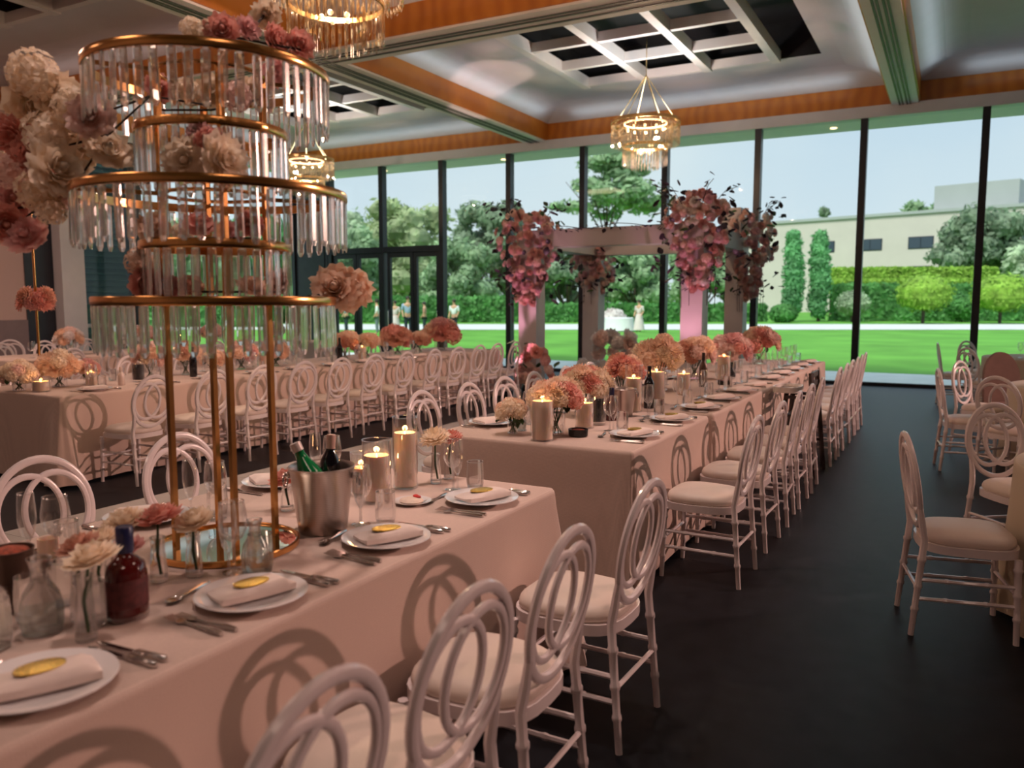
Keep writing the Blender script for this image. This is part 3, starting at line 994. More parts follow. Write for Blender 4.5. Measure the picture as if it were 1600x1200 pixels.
def person(label, px, depth, facing, top, bottom, dress=False, h=1.72):
    x, y = ground(px, depth)
    t = thing('person', label, 'person', (x, y, -0.13), facing, 'guests on the lawn')
    k = h / 1.75
    t.scale = (k, k, k)
    body = [(0, 0, 0.95, (0.15, 0.11)), (0, 0, 1.15, (0.14, 0.10)), (0, 0, 1.38, (0.18, 0.11)), (0, 0.01, 1.50, 0.06), (0, 0.02, 1.57, 0.065), (0, 0.03, 1.68, 0.088),
            (0.09, 0, 0.85, 0.085), (0.10, 0.02, 0.48, 0.058), (0.10, -0.01, 0.09, 0.042), (0.10, 0.11, 0.04, 0.04),
            (-0.09, 0, 0.85, 0.085), (-0.10, 0.03, 0.48, 0.058), (-0.10, 0, 0.09, 0.042), (-0.10, 0.12, 0.04, 0.04),
            (0.21, 0, 1.40, 0.055), (0.26, -0.01, 1.13, 0.042), (0.24, 0.12, 0.92, 0.032), (0.23, 0.16, 0.84, 0.03),
            (-0.21, 0, 1.40, 0.055), (-0.26, -0.01, 1.13, 0.042), (-0.23, 0.14, 0.93, 0.032), (-0.22, 0.18, 0.85, 0.03)]
    ed = [(0, 1), (1, 2), (2, 3), (3, 4), (4, 5), (0, 6), (6, 7), (7, 8), (8, 9), (0, 10), (10, 11), (11, 12), (12, 13),
          (2, 14), (14, 15), (15, 16), (16, 17), (2, 18), (18, 19), (19, 20), (20, 21)]
    skin('body', body, ed, t, M_skin)
    sh = [(0, 0, 0.93, (0.17, 0.13)), (0, 0, 1.15, (0.16, 0.12)), (0, 0, 1.40, (0.20, 0.13)), (0.22, 0, 1.41, 0.07), (0.265, -0.01, 1.15, 0.056),
          (-0.22, 0, 1.41, 0.07), (-0.265, -0.01, 1.15, 0.056)]
    skin('dress_bodice' if dress else 'shirt', sh, [(0, 1), (1, 2), (2, 3), (3, 4), (2, 5), (5, 6)], t, top)
    if dress:
        MB().lathe([(0.16, 1.0), (0.20, 0.85), (0.26, 0.5), (0.32, 0.12), (0.30, 0.12)], 14).build('skirt', bottom, t)
    else:
        tr = [(0, 0, 0.96, (0.17, 0.13)), (0.09, 0, 0.84, 0.11), (0.10, 0.02, 0.48, 0.08), (0.10, -0.01, 0.08, 0.07),
              (-0.09, 0, 0.84, 0.11), (-0.10, 0.03, 0.48, 0.08), (-0.10, 0, 0.08, 0.07)]
        skin('trousers', tr, [(0, 1), (1, 2), (2, 3), (0, 4), (4, 5), (5, 6)], t, bottom)
    MB().sphere((0, 0.01, 1.70), (0.105, 0.115, 0.10), 10, 6).build('hair', M_hair, t)
    fm = MB().sphere((0, 0.125, 1.66), (0.014, 0.02, 0.025), 6, 4).sphere((0.035, 0.112, 1.685), 0.012, 6, 4).sphere((-0.035, 0.112, 1.685), 0.012, 6, 4)
    fm.build('face', M_skin, t)
    return t


person('person in grey shirt at the left edge of the doors', 542, 42, 2.6, M_greyshirt, M_trous)
person('person in white shirt in the second door leaf', 590, 41, 2.2, M_wshirt, M_greyshirt)
person('person in pale dress right of the thick door stile', 618, 41, 3.4, M_dress, M_dress, True, 1.66)
person('taller person in pale blue shirt in the third door leaf', 638, 39, 3.9, M_bshirt, M_trous, False, 1.86)
person('person in rust top in the fourth door leaf', 664, 43, 2.0, PET['rust'], M_trous, False, 1.6)
person('person in white shirt and dark trousers right of doors', 710, 41, 3.2, M_wshirt, M_trous)
person('person in pale dress standing behind the arbour', 998, 44, 2.9, M_dress, M_dress, True, 1.7)
gx, gy = ground(967, 45)
gt = thing('garden_table', 'white clothed table on the lawn behind the arbour', 'table', (gx, gy, -0.13))
MB().lathe([(0.9, 0.05), (0.82, 0.4), (0.8, 0.73), (0.78, 0.75)], 24).build('cloth', M_wshirt, gt)
MB().lathe([(0.25, 0), (0.05, 0.03), (0.05, 0.72)], 12).build('pedestal', M_frame, gt)

# ------------------------------------------------------------------ tables and their cloths
TZ = 0.76


def rrect(x0, x1, y0, y1, r, step):
    """rounded rectangle outline with outward normals, counter-clockwise"""
    out = []

    def edge(p, q, nx, ny):
        L = math.hypot(q[0] - p[0], q[1] - p[1])
        n = max(2, int(L / step))
        for i in range(n):
            t = i / n
            out.append((p[0] + (q[0] - p[0]) * t, p[1] + (q[1] - p[1]) * t, nx, ny, 0.0))

    def arc(cx, cy, a0):
        for i in range(7):
            a = a0 + PI / 2 * i / 7
            out.append((cx + r * math.cos(a), cy + r * math.sin(a), math.cos(a), math.sin(a), math.sin(PI * (i + .5) / 7)))

    edge((x0 + r, y0), (x1 - r, y0), 0, -1)
    arc(x1 - r, y0 + r, -PI / 2)
    edge((x1, y0 + r), (x1, y1 - r), 1, 0)
    arc(x1 - r, y1 - r, 0)
    edge((x1 - r, y1), (x0 + r, y1), 0, 1)
    arc(x0 + r, y1 - r, PI / 2)
    edge((x0, y1 - r), (x0, y0 + r), -1, 0)
    arc(x0 + r, y0 + r, PI)
    return out


def cloth(name, label, x0, x1, y0, y1, m, seed, zb=0.02, amp=0.028, flare=0.12, z=TZ, group=None, tilt=0.0):
    rng = random.Random(seed)
    O = rrect(x0, x1, y0, y1, 0.02, 0.035)
    n = len(O)
    ph = [rng.random() * 6.28 for _ in range(4)]
    s = 0.0
    S_ = []
    for i in range(n):
        S_.append(s)
        s += math.hypot(O[(i + 1) % n][0] - O[i][0], O[(i + 1) % n][1] - O[i][1]) + (0.02 if O[i][4] else 0)
    vs, fs = [], []
    rows = [0.0, 0.012, 0.03, 0.1, 0.2, 0.32, 0.45, 0.58, 0.7, 0.82, 0.92, 1.0]
    for k, t in enumerate(rows):
        for i, (x, y, nx, ny, cn) in enumerate(O):
            u = S_[i]
            near = 0.0
            for cxx, cyy in ((x0, y0), (x1, y0), (x1, y1), (x0, y1)):
                d = math.hypot(x - cxx, y - cyy)
                near = max(near, math.exp(-(d / 0.13) ** 2))
            f = (math.sin(u * 9.1 + ph[0] + math.sin(u * 2.3) * 1.2) * 0.5 + math.sin(u * 21.0 + ph[1] + math.sin(u * 3.7 + ph[2])) * 0.35
                 + math.sin(u * 4.1 + ph[3]) * 0.5)
            grow = t ** 1.35
            off = 0.006 * min(1, t * 60) + grow * (0.018 + amp * f) + near * flare * t ** 1.2 + near * t * 0.02 * math.sin(u * 60)
            zz = z + 0.004 - (0.003 if k == 1 else 0) - t * (z - zb)
            if k == 0:
                off = -0.004
            vs.append((x + nx * off, y + ny * off, zz + (0.012 * f * t if k == len(rows) - 1 else 0)))
    for k in range(len(rows) - 1):
        for i in range(n):
            j = (i + 1) % n
            fs.append((k * n + j, k * n + i, (k + 1) * n + i, (k + 1) * n + j))
    fs.append(tuple(range(n)))
    mb = MB()
    mb._add(vs, fs)
    o = mb.build(name, m, angle=60)
    return tag(o, label, 'tablecloth', group)


def banquet(label, x0, x1, y0, y1):
    t = thing('banquet_table', label, 'table', ((x0 + x1) / 2, (y0 + y1) / 2, 0), 0, 'tables under the cloths')
    a, b = (x1 - x0) / 2 - 0.012, (y1 - y0) / 2 - 0.012
    MB().span((-a, -b, TZ - 0.03), (a, b, TZ)).build('table_top', M_tabwood, t, False)
    for sx in (-1, 1):
        for sy in (-1, 1):
            MB().tube([(sx * (a - 0.2), sy * (b - 0.2), 0), (sx * (a - 0.2), sy * (b - 0.2), TZ - 0.03)], 0.02, 8).build('leg', M_steel, t)
    return t


T1 = (-2.66, -1.44, -0.5, 3.03)
T2A, T2B = (-2.70, -1.44, 3.97, 5.47), (-2.70, -1.435, 5.58, 11.2)
T3 = (-7.72, -6.46, 4.06, 11.5)
T4 = (-12.0, -10.75, 6.2, 12.4)
for tb, lab, cl, m, kw in (
        (T1, 'long front table beneath its blush cloth', 'blush linen cloth on the front table with the gold crystal stand', M_linen, dict(amp=0.036)),
        (T2A, 'near end of the middle table beneath its cloth', 'blush linen cloth on the near end of the middle table', M_linen, dict(amp=0.009, flare=0.018)),
        (T2B, 'far length of the middle table beneath its cloth', 'blush linen cloth on the far length of the middle table', M_linen, dict(amp=0.009, flare=0.012)),
        (T3, 'long left table beneath its cloth', 'pale linen cloth on the left table with many chairs', M_linen, dict(amp=0.02)),
        (T4, 'far left table beneath its cloth', 'pale linen cloth on the far left table behind', M_linen, {})):
    banquet(lab, *tb)
    cloth('tablecloth', cl, *tb, m, int(tb[2] * 100) % 97, **kw)


def round_table(label, cl, x, y, r, seed, m):
    t = thing('round_table', label, 'table', (x, y, 0), 0, 'round tables on the right')
    MB().lathe([(r - 0.012, TZ - 0.03), (r - 0.012, TZ)], 40).build('table_top', M_tabwood, t)
    MB().lathe([(0.3, 0), (0.3, 0.03), (0.05, 0.06), (0.05, TZ - 0.03)], 16).build('pedestal', M_steel, t)
    mb = MB()
    n = 120
    vs, fs = [], []
    rows = [0, 0.01, 0.05, 0.2, 0.4, 0.6, 0.8, 1.0]
    for k, tt in enumerate(rows):
        for i in range(n):
            a = 2 * PI * i / n
            rr = r + (0.006 if k else -0.004) + tt * (0.03 + 0.045 * math.sin(a * 14 + seed) * tt)
            vs.append((rr * math.cos(a), rr * math.sin(a), TZ + 0.004 - tt * (TZ - 0.02)))
    for k in range(len(rows) - 1):
        for i in range(n):
            j = (i + 1) % n
            fs.append((k * n + j, k * n + i, (k + 1) * n + i, (k + 1) * n + j))
    fs.append(tuple(range(n)))
    mb._add(vs, fs)
    tag(mb.build('tablecloth', m, None, True, (x, y, 0), 60), cl, 'tablecloth')


round_table('nearest round table at the right edge', 'sand cloth on the nearest round table at the right edge', 1.11, 4.66, 0.80, 1, M_linen2)
round_table('middle round table on the right', 'sand cloth on the middle round table at right', 1.35, 9.0, 0.85, 2, M_linen2)
round_table('far round table on the right by the window', 'sand cloth on the far round table near the window', 1.25, 13.4, 0.85, 3, M_linen2)


# ------------------------------------------------------------------ chairs
def lean(z):
    return -0.205 - 0.075 * max(0, (z - 0.45)) / 0.47


def ell(cx, cz, a, b, n=40, dy=0.0):
    return [(cx + a * math.cos(2 * PI * i / n), lean(cz + b * math.sin(2 * PI * i / n)) + dy, cz + b * math.sin(2 * PI * i / n)) for i in range(n)]


def ringed(p, q, r0, r1, rings, n=8):
    pts, rad = [], []
    ts = sorted(set([0, 1] + [max(0, min(1, t + d)) for t in rings for d in (-0.03, -0.012, 0.012, 0.03)]))
    p, q = Vector(p), Vector(q)
    for t in ts:
        pts.append(p.lerp(q, t))
        b = r0 + (r1 - r0) * t
        rad.append(b * 1.28 if any(abs(t - u) < 0.02 for u in rings) else b)
    return pts, rad


def sq(a, b, n=28, e=3.2, taper=0.0):
    o = []
    for i in range(n):
        t = 2 * PI * i / n
        c, s = math.cos(t), math.sin(t)
        x = a * math.copysign(abs(c) ** (2 / e), c)
        y = b * math.copysign(abs(s) ** (2 / e), s)
        o.append((x * (1 + taper * y / b), y))
    return o


def make_chair():
    t = thing('chair', 'proto', 'chair')
    mb = MB()
    prev = None
    outl = sq(0.195, 0.20, taper=0.06)
    n = len(outl)
    vs, fs = [], []
    layers = [(0.96, 0.432), (1.0, 0.440), (1.0, 0.455), (0.97, 0.470), (0.88, 0.484), (0.66, 0.495), (0.36, 0.500), (0.12, 0.501)]
    for f, z in layers:
        vs += [(x * f, y * f, z) for x, y in outl]
    for k in range(len(layers) - 1):
        fs += [(k * n + i, k * n + (i + 1) % n, (k + 1) * n + (i + 1) % n, (k + 1) * n + i) for i in range(n)]
    fs.append(tuple((len(layers) - 1) * n + i for i in range(n)))
    mb._add(vs, fs)
    mb.build('cushion', M_cush, t, angle=60)
    MB().slab(sq(0.205, 0.21, taper=0.06), 0.392, 0.4315).build('seat_frame', M_chair, t)
    MB().tube(ell(0, 0.70, 0.195, 0.215, 44), 0.0165, 8, True, flat=0.8).build('back_frame', M_chair, t)
    for s in (-1, 1):
        MB().tube(ell(s * 0.052, 0.705, 0.128, 0.150, 36, 0.002), 0.0135, 8, True, flat=0.8).build('back_loop', M_chair, t)
    for s in (-1, 1):
        pts, rad = ringed((s * 0.178, lean(0.45), 0.45), (s * 0.190, -0.245, 0.0), 0.0165, 0.0135, (0.2, 0.48, 0.72))
        top = [(s * 0.176, lean(0.60), 0.60), (s * 0.172, lean(0.52), 0.52)]
        MB().tube(top + pts, [0.012, 0.016] + rad, 8).build('leg', M_chair, t)
        pts, rad = ringed((s * 0.180, 0.180, 0.392), (s * 0.186, 0.190, 0.0), 0.017, 0.0135, (0.12, 0.42, 0.70))
        MB().tube(pts, rad, 8).build('leg', M_chair, t)
        for z in (0.175, 0.265):
            pts, rad = ringed((s * 0.182, -0.228 + 0.02 * (z - .2), z), (s * 0.183, 0.184, z), 0.0095, 0.0095, (0.3, 0.7), 6)
            MB().tube(pts, rad, 6).build('stretcher', M_chair, t)
    for y, z in ((-0.226, 0.225), (0.184, 0.225)):
        MB().tube([(-0.183, y, z), (0, y, z), (0.183, y, z)], 0.0095, 6).build('stretcher', M_chair, t)
    return t


chair0 = make_chair()
remember(chair0)
CG = 'white chairs with interlocking ovals in the back'


def chair(x, y, face, label, group=CG):
    """face: direction the sitter looks, degrees counter-clockwise from +Y"""
    return clone(chair0, (x, y, 0), math.radians(face), label, 'chair', group)


# chairs whose sitter looks towards -X have face=90; towards +X face=-90
jit = random.Random(3)
for i, y in enumerate((2.69, 2.01, 1.49, 0.99, 0.45)):
    chair(-1.175, y, 90 + jit.uniform(-3, 3), 'white oval-back chair, %s from the far end, right side of front table' % ORD[i])
for i, y in enumerate((2.56, 1.89, 1.25)):
    chair(-2.93, y, -90 + jit.uniform(-3, 3), 'white oval-back chair, %s from the far end, left side of front table' % ORD[i])
for i, y in enumerate((4.50, 5.22, 5.86, 6.42, 6.98, 8.19, 8.75, 9.28, 9.80, 10.25, 10.72)):
    chair(-1.185, y, 90 + jit.uniform(-3, 3), 'white oval-back chair, %s from the near end, right side of middle table' % ORD[i])
for i, y in enumerate((4.64, 5.27, 5.82, 6.38, 7.06, 7.63, 8.3, 8.9, 9.5, 10.1)):
    chair(-2.965, y, -90 + jit.uniform(-3, 3), 'white oval-back chair, %s from the near end, left side of middle table' % ORD[i])
for i, y in enumerate((4.53, 5.18, 5.77, 6.36, 6.93, 7.53, 8.15, 8.77, 9.37, 9.94, 10.45, 11.0)):
    chair(-6.185, y, 90 + jit.uniform(-3, 3), 'white oval-back chair, %s from the near end, right side of left table' % ORD[i])
for i, y in enumerate((4.75, 5.4, 6.05, 6.7, 7.35, 8.0, 8.65, 9.3, 9.95, 10.6)):
    chair(-8.0, y, -90 + jit.uniform(-3, 3), 'white oval-back chair, %s from the near end, behind the left table' % ORD[i])
for i, y in enumerate((6.6, 7.2, 7.8, 8.4, 9.0, 9.6, 10.2, 10.8)):
    chair(-10.47, y, 90 + jit.uniform(-4, 4), 'white oval-back chair, %s from the near end, right side of far left table' % ORD[i])
for i, y in enumerate((7.0, 7.7, 8.4, 9.1)):
    chair(-12.29, y, -90 + jit.uniform(-4, 4), 'white oval-back chair, %s from the near end, behind the far left table' % ORD[i])
for i, (x, y, a) in enumerate(((-13.6, 7.75, 60), (-13.05, 8.1, 95), (-13.55, 8.55, 120))):
    chair(x, y, a, 'white oval-back chair, %s from the left, by the ribbed wallpaper' % ORD[i])
for x, y, a, lab in ((0.10, 4.32, -78, 'white oval-back chair seen side-on at the nearest round table'),
                     (0.42, 5.52, -142, 'white oval-back chair facing camera at the nearest round table'),
                     (0.70, 3.42, -22, 'white chair at the bottom right corner, mostly out of frame'),
                     (0.18, 8.50, -82, 'white oval-back chair seen side-on at the middle round table'),
                     (0.34, 9.55, -115, 'white oval-back chair behind the side-on one, middle round table'),
                     (0.52, 8.02, -38, 'white oval-back chair turned to the window, middle round table'),
                     (0.10, 13.7, -85, 'blurred white chair left of the far round table'),
                     (0.42, 14.4, -130, 'blurred white chair behind the far round table'),
                     (0.40, 12.6, -50, 'blurred white chair in front of the far round table'),
                     (1.30, 12.22, -5, 'blurred white chair at the right edge by the far round table')):
    chair(x, y, a, lab)

# a chair back wrapped in brown cloth at the middle round table
wr = thing('wrapped_chair', 'chair wrapped in a brown cloth cover at the middle round table', 'chair', (0.62, 9.95, 0), math.radians(-150))
MB().slab(sq(0.21, 0.21, taper=0.05), 0.40, 0.47).build('seat', M_drape, wr)
outl = [(0.2 * math.cos(PI * i / 16), 0.30 * math.sin(PI * i / 16)) for i in range(17)] + [(-0.21, -0.28), (0.21, -0.28)]
bk = MB()
n = len(outl)
vs = [(x, lean(0.72 + z) + d, 0.70 + z) for d in (-0.02, 0.02) for x, z in outl]
bk._add(vs, [tuple(range(n)), tuple(range(2 * n - 1, n - 1, -1))] + [(i, n + i, n + (i + 1) % n, (i + 1) % n) for i in range(n)])
bk.build('backrest', M_drape, wr)
for sx in (-1, 1):
    for yy in (-0.2, 0.19):
        MB().tube([(sx * 0.18, yy, 0.4), (sx * 0.185, yy * 1.1, 0)], 0.016, 8).build('leg', M_chair, wr)

# high chair at the middle table
hc = thing('high_chair', 'dark wooden high chair with white tray among chairs of middle table', 'high chair', (-1.165, 7.62, 0), math.radians(90))
for sx in (-1, 1):
    MB().bar((sx * 0.17, 0.10, 0.735), (sx * 0.225, 0.16, 0), 0.03).build('leg', M_hcwood, hc, False)
    MB().bar((sx * 0.17, -0.10, 0.92), (sx * 0.225, -0.18, 0), 0.03).build('leg', M_hcwood, hc, False)
    MB().bar((sx * 0.18, -0.11, 0.70), (sx * 0.18, 0.11, 0.70), 0.028).build('armrest', M_hcwood, hc, False)
    MB().bar((sx * 0.208, -0.15, 0.28), (sx * 0.208, 0.135, 0.28), 0.024).build('stretcher', M_hcwood, hc, False)
MB().span((-0.165, -0.11, 0.52), (0.165, 0.10, 0.545)).build('seat', M_hcwood, hc, False)
for z in (0.72, 0.82, 0.90):
    MB().span((-0.155, -0.115, z - 0.022), (0.155, -0.098, z + 0.022)).build('back_slat', M_hcwood, hc, False)
tr = MB().slab(sq(0.2, 0.12), 0.735, 0.75)
o_, i_ = sq(0.2, 0.12), sq(0.188, 0.108)
n = len(o_)
vs = [(x, y, 0.75) for x, y in o_] + [(x, y, 0.785) for x, y in o_] + [(x, y, 0.785) for x, y in i_] + [(x, y, 0.752) for x, y in i_]
tr._add(vs, [(k * n + i, k * n + (i + 1) % n, (k + 1) * n + (i + 1) % n, (k + 1) * n + i) for k in range(3) for i in range(n)])
tr.build('tray', M_hctray, hc, loc=(0, 0.115, 0))

# ------------------------------------------------------------------ flowers
def petal(mb, a, r, z0, h, spread, curl, wid, pointed=False, rows=4, cols=4, rng=R):
    vs, fs = [], []
    for i in range(rows + 1):
        v = i / rows
        rho = r * (0.22 + 0.78 * math.sin(v * PI * 0.5)) + curl * r * max(0, v - 0.6) ** 2 * 2.5
        z = z0 + h * v - curl * 0.35 * max(0, v - 0.7) * abs(h)
        w = wid * (math.sin(PI * (0.12 + 0.88 * v)) ** 0.8 if pointed else min(1, math.sin(PI * (0.10 + 0.66 * v)) * 1.05))
        if pointed and i == rows:
            w = 0.02
        for j in range(cols + 1):
            u = j / cols * 2 - 1
            aa = a + u * w * spread
            rr = rho * (1 - 0.10 * (1 - u * u) * (-1 if pointed else 1)) + rng.uniform(-.02, .02) * r
            vs.append((rr * math.cos(aa), rr * math.sin(aa), z - (0.16 * abs(u) ** 2 * r * v if not pointed else -0.06 * abs(u) * r)))
    c = cols + 1
    for i in range(rows):
        for j in range(cols):
            fs.append((i * c + j, i * c + j + 1, (i + 1) * c + j + 1, (i + 1) * c + j))
    mb._add(vs, fs)


def ruffle(mb, a, r, z0, h, spread, curl, rng):
    rows, cols = 5, 7
    vs, fs = [], []
    p1, p2 = rng.random() * 6.28, rng.random() * 6.28
    for i in range(rows + 1):
        v = i / rows
        rho = r * (0.18 + 0.82 * math.sin(v * PI * 0.5)) + curl * r * max(0, v - 0.55) ** 2 * 2.2
        w = min(1, math.sin(PI * (0.10 + 0.64 * v)) * 1.05)
        for j in range(cols + 1):
            u = j / cols * 2 - 1
            aa = a + u * w * spread
            wav = (math.sin(u * 5.2 + p1) * 0.10 + math.sin(u * 9.5 + p2) * 0.06) * v ** 3
            rr = rho * (1 + wav * 0.9) * (1 - 0.05 * abs(u))
            vs.append((rr * math.cos(aa), rr * math.sin(aa), z0 + h * v * (1 - 0.16 * u * u * v) - curl * 0.4 * max(0, v - 0.7) * abs(h) + wav * 0.8 * r))
    c = cols + 1
    fs = [(i * c + j, i * c + j + 1, (i + 1) * c + j + 1, (i + 1) * c + j) for i in range(rows) for j in range(cols)]
    mb._add(vs, fs)


def rose_mesh(name, m, seed):
    rng = random.Random(seed)
    mb = MB()
    mb.sphere((0, 0, 0.05), (0.2, 0.2, 0.42), 8, 5)
    for k, (n, r, h, z0, curl) in enumerate(((3, 0.22, 0.84, -0.40, 0.0), (4, 0.36, 0.86, -0.42, 0.1), (5, 0.52, 0.80, -0.44, 0.2), (6, 0.68, 0.68, -0.44, 0.35), (7, 0.84, 0.50, -0.42, 0.5), (8, 0.98, 0.26, -0.38, 0.5))):
        for i in range(n):
            ruffle(mb, 2 * PI * (i + 0.37 * k) / n + rng.uniform(-.15, .15), r * rng.uniform(.9, 1.06), z0, h * rng.uniform(.85, 1.12), PI / n * 1.5, curl, rng)
    return mb.mesh(name, m, True, 180)


def dahlia_mesh(name, m, seed):
    rng = random.Random(seed)
    mb = MB()
    mb.sphere((0, 0, 0.0), (0.22, 0.22, 0.22), 8, 5)
    for k, (n, r, h) in enumerate(((8, 0.40, 0.62), (11, 0.62, 0.55), (13, 0.82, 0.38), (14, 0.97, 0.16), (14, 1.04, -0.10))):
        for i in range(n):
            petal(mb, 2 * PI * (i + 0.5 * k) / n + rng.uniform(-.05, .05), r * rng.uniform(.92, 1.06), -0.08, h * rng.uniform(.9, 1.1) + 0.02, PI / n * 1.25, 0.12, 1.0, True, 3, 2, rng)
    return mb.mesh(name, m, True, 180)


def puff_mesh(name, m, seed, n=46):
    rng = random.Random(seed)
    mb = MB()
    mb.sphere((0, 0, 0), (0.66, 0.66, 0.56), 10, 6)
    for i in range(n):
        z = 1 - 2 * (i + .5) / n
        if z < -0.75:
            continue
        a = i * 2.399963
        d = Vector((math.sqrt(1 - z * z) * math.cos(a), math.sqrt(1 - z * z) * math.sin(a), z * 0.85))
        c = d * rng.uniform(0.72, 0.88)
        t1 = d.orthogonal().normalized()
        t2 = d.normalized().cross(t1)
        b = rng.random() * 6.28
        s = rng.uniform(0.20, 0.28)
        for q in range(4):
            g = b + q * PI / 2
            u = t1 * math.cos(g) + t2 * math.sin(g)
            w = t1 * -math.sin(g) + t2 * math.cos(g)
            mb._add([c, c + (u + w * .75) * s * .7 + d * .09, c + u * s * 1.35 + d * rng.uniform(.02, .14), c + (u - w * .75) * s * .7 + d * .09], [(0, 1, 2, 3)])
    return mb.mesh(name, m, False)


FM = {}
for i, (c, m) in enumerate(PET.items()):
    FM['rose', c] = rose_mesh('%s_rose' % c, m, 40 + i)
    FM['dahlia', c] = dahlia_mesh('%s_dahlia' % c, m, 60 + i)
    FM['puff', c] = puff_mesh('%s_hydrangea' % c, m, 80 + i)


def leaf_mesh(name, m):
    mb = MB()
    vs, fs = [], []
    prof = [(0, 0.02), (0.2, 0.24), (0.5, 0.34), (0.8, 0.2), (1.0, 0.01)]
    for x, w in prof:
        vs += [(x, -w, 0.10 * x * x + 0.05), (x, 0, 0.02 - 0.06 * x), (x, w, 0.10 * x * x + 0.05)]
    for i in range(4):
        for j in range(2):
            fs.append((i * 3 + j, i * 3 + j + 1, (i + 1) * 3 + j + 1, (i + 1) * 3 + j))
    mb._add(vs, fs)
    return mb.mesh(name, m)


LEAFD, LEAFG = leaf_mesh('plum_leaf', M_leafd), leaf_mesh('green_leaf', M_leafg)


def flower(parent, kind, col, loc, r, face=None, rng=R, name='flower'):
    me = FM[kind, col]
    d = Vector(face) if face is not None else Vector((0, 0, 1))
    q = d.to_track_quat('Z', 'Y') @ Euler((0, 0, rng.random() * 6.28)).to_quaternion()
    return put(name, me, parent, loc, q.to_euler(), r * rng.uniform(.92, 1.08))


def leafput(parent, me, loc, size, rng, down=0.0):
    return put('leaf', me, parent, loc, (rng.uniform(-.8, .8), rng.uniform(-.9, .9) + down, rng.random() * 6.28), size * rng.uniform(.8, 1.25))


# ------------------------------------------------------------------ glass, plates, cutlery
ZT = TZ + 0.0055
g_wine = MB().lathe([(0.0345, 0), (0.034, 0.002), (0.012, 0.005), (0.0045, 0.012), (0.0040, 0.085), (0.008, 0.092)], 20).shell(
    [(0.008, 0.092), (0.026, 0.104), (0.038, 0.128), (0.0405, 0.150), (0.037, 0.182), (0.0325, 0.210)], 24).tube(
    [(0.0325 * math.cos(a * PI / 12), 0.0325 * math.sin(a * PI / 12), 0.210) for a in range(24)], 0.0015, 5, True).mesh('wine_glass', M_glass, True, 60)
g_flute = MB().lathe([(0.031, 0), (0.030, 0.002), (0.010, 0.005), (0.0042, 0.012), (0.004, 0.075), (0.007, 0.082)], 20).shell(
    [(0.007, 0.082), (0.018, 0.105), (0.0255, 0.145), (0.0245, 0.19), (0.0215, 0.225)], 24).tube(
    [(0.0215 * math.cos(a * PI / 12), 0.0215 * math.sin(a * PI / 12), 0.225) for a in range(24)], 0.0015, 5, True).mesh('champagne_flute', M_glass, True, 60)
g_tumb = MB().lathe([(0.030, 0), (0.032, 0.001), (0.032, 0.010), (0.001, 0.011)], 24).shell(
    [(0.032, 0.001), (0.036, 0.02), (0.0375, 0.05), (0.0335, 0.112)], 24).tube(
    [(0.0335 * math.cos(a * PI / 12), 0.0335 * math.sin(a * PI / 12), 0.112) for a in range(24)], 0.0016, 5, True).mesh('tumbler', M_cut, True, 60)
g_plate = MB().lathe([(0.075, 0), (0.078, 0.004), (0.095, 0.009), (0.143, 0.0205), (0.1455, 0.0215), (0.1445, 0.0235), (0.140, 0.0232), (0.098, 0.0135), (0.09, 0.011), (0.001, 0.010)], 40).mesh('dinner_plate', M_plate, True, 50)


def napkin_mesh():
    mb = MB()
    nx, ny = 8, 10
    vs, fs = [], []
    for lay in (0, 1):
        for i in range(nx + 1):
            for j in range(ny + 1):
                u, v = i / nx * 2 - 1, j / ny * 2 - 1
                edge = max(abs(u), abs(v))
                z = 0.0 if lay == 0 else 0.024 * (1 - max(0, edge - 0.82) / 0.18 * 0.5) + 0.005 * math.sin(v * 2.2 + 0.6) * (1 - u * u) + 0.004 * u
                vs.append((u * 0.056 * (1 + 0.06 * v), v * 0.098 * (1 + 0.03 * u), z + 0.0035 * v * v))
    w = ny + 1
    n = (nx + 1) * w
    for i in range(nx):
        for j in range(ny):
            a = i * w + j
            fs.append((a, a + 1, a + w + 1, a + w))
            fs.append((n + a, n + a + w, n + a + w + 1, n + a + 1))
    for i in range(nx):
        for j in (0, ny):
            a = i * w + j
            fs.append((a, a + w, n + a + w, n + a) if j == 0 else (a, n + a, n + a + w, a + w))
    for j in range(ny):
        for i in (0, nx):
            a = i * w + j
            fs.append((a, n + a, n + a + 1, a + 1) if i == 0 else (a, a + 1, n + a + 1, n + a))
    mb._add(vs, fs)
    return mb.mesh('folded_napkin', M_napkin, True, 50)


g_napkin = napkin_mesh()
g_favour = MB().lathe([(0.001, 0), (0.034, 0), (0.0375, 0.003), (0.037, 0.006), (0.030, 0.0085), (0.001, 0.0095)], 24, (0, 0, 0), 0.86, 1.3).mesh('gold_favour', M_goldc)


def knife_mesh():
    mb = MB()
    mb.tube([(0, -0.105, 0.005), (0, -0.10, 0.006), (0, -0.02, 0.006), (0, -0.005, 0.005)], [0.005, 0.0085, 0.0075, 0.005], 8, flat=1.0)
    o = [(-0.006, -0.005), (-0.009, 0.03), (-0.009, 0.09), (-0.002, 0.115), (0.006, 0.10), (0.006, -0.005)]
    mb.slab(o, 0.003, 0.0055)
    return mb.mesh('knife', M_steel)


def fork_mesh():
    mb = MB()
    mb.tube([(0, -0.10, 0.005), (0, -0.07, 0.006), (0, 0.0, 0.005), (0, 0.035, 0.006)], [0.006, 0.0075, 0.0035, 0.004], 8)
    mb.slab([(-0.004, 0.03), (-0.012, 0.045), (-0.012, 0.06), (0.012, 0.06), (0.012, 0.045), (0.004, 0.03)], 0.004, 0.0065)
    for k in range(4):
        x = -0.0105 + k * 0.007
        mb.bar((x, 0.06, 0.005), (x, 0.1, 0.008), 0.0028, 0.002)
    return mb.mesh('fork', M_steel)


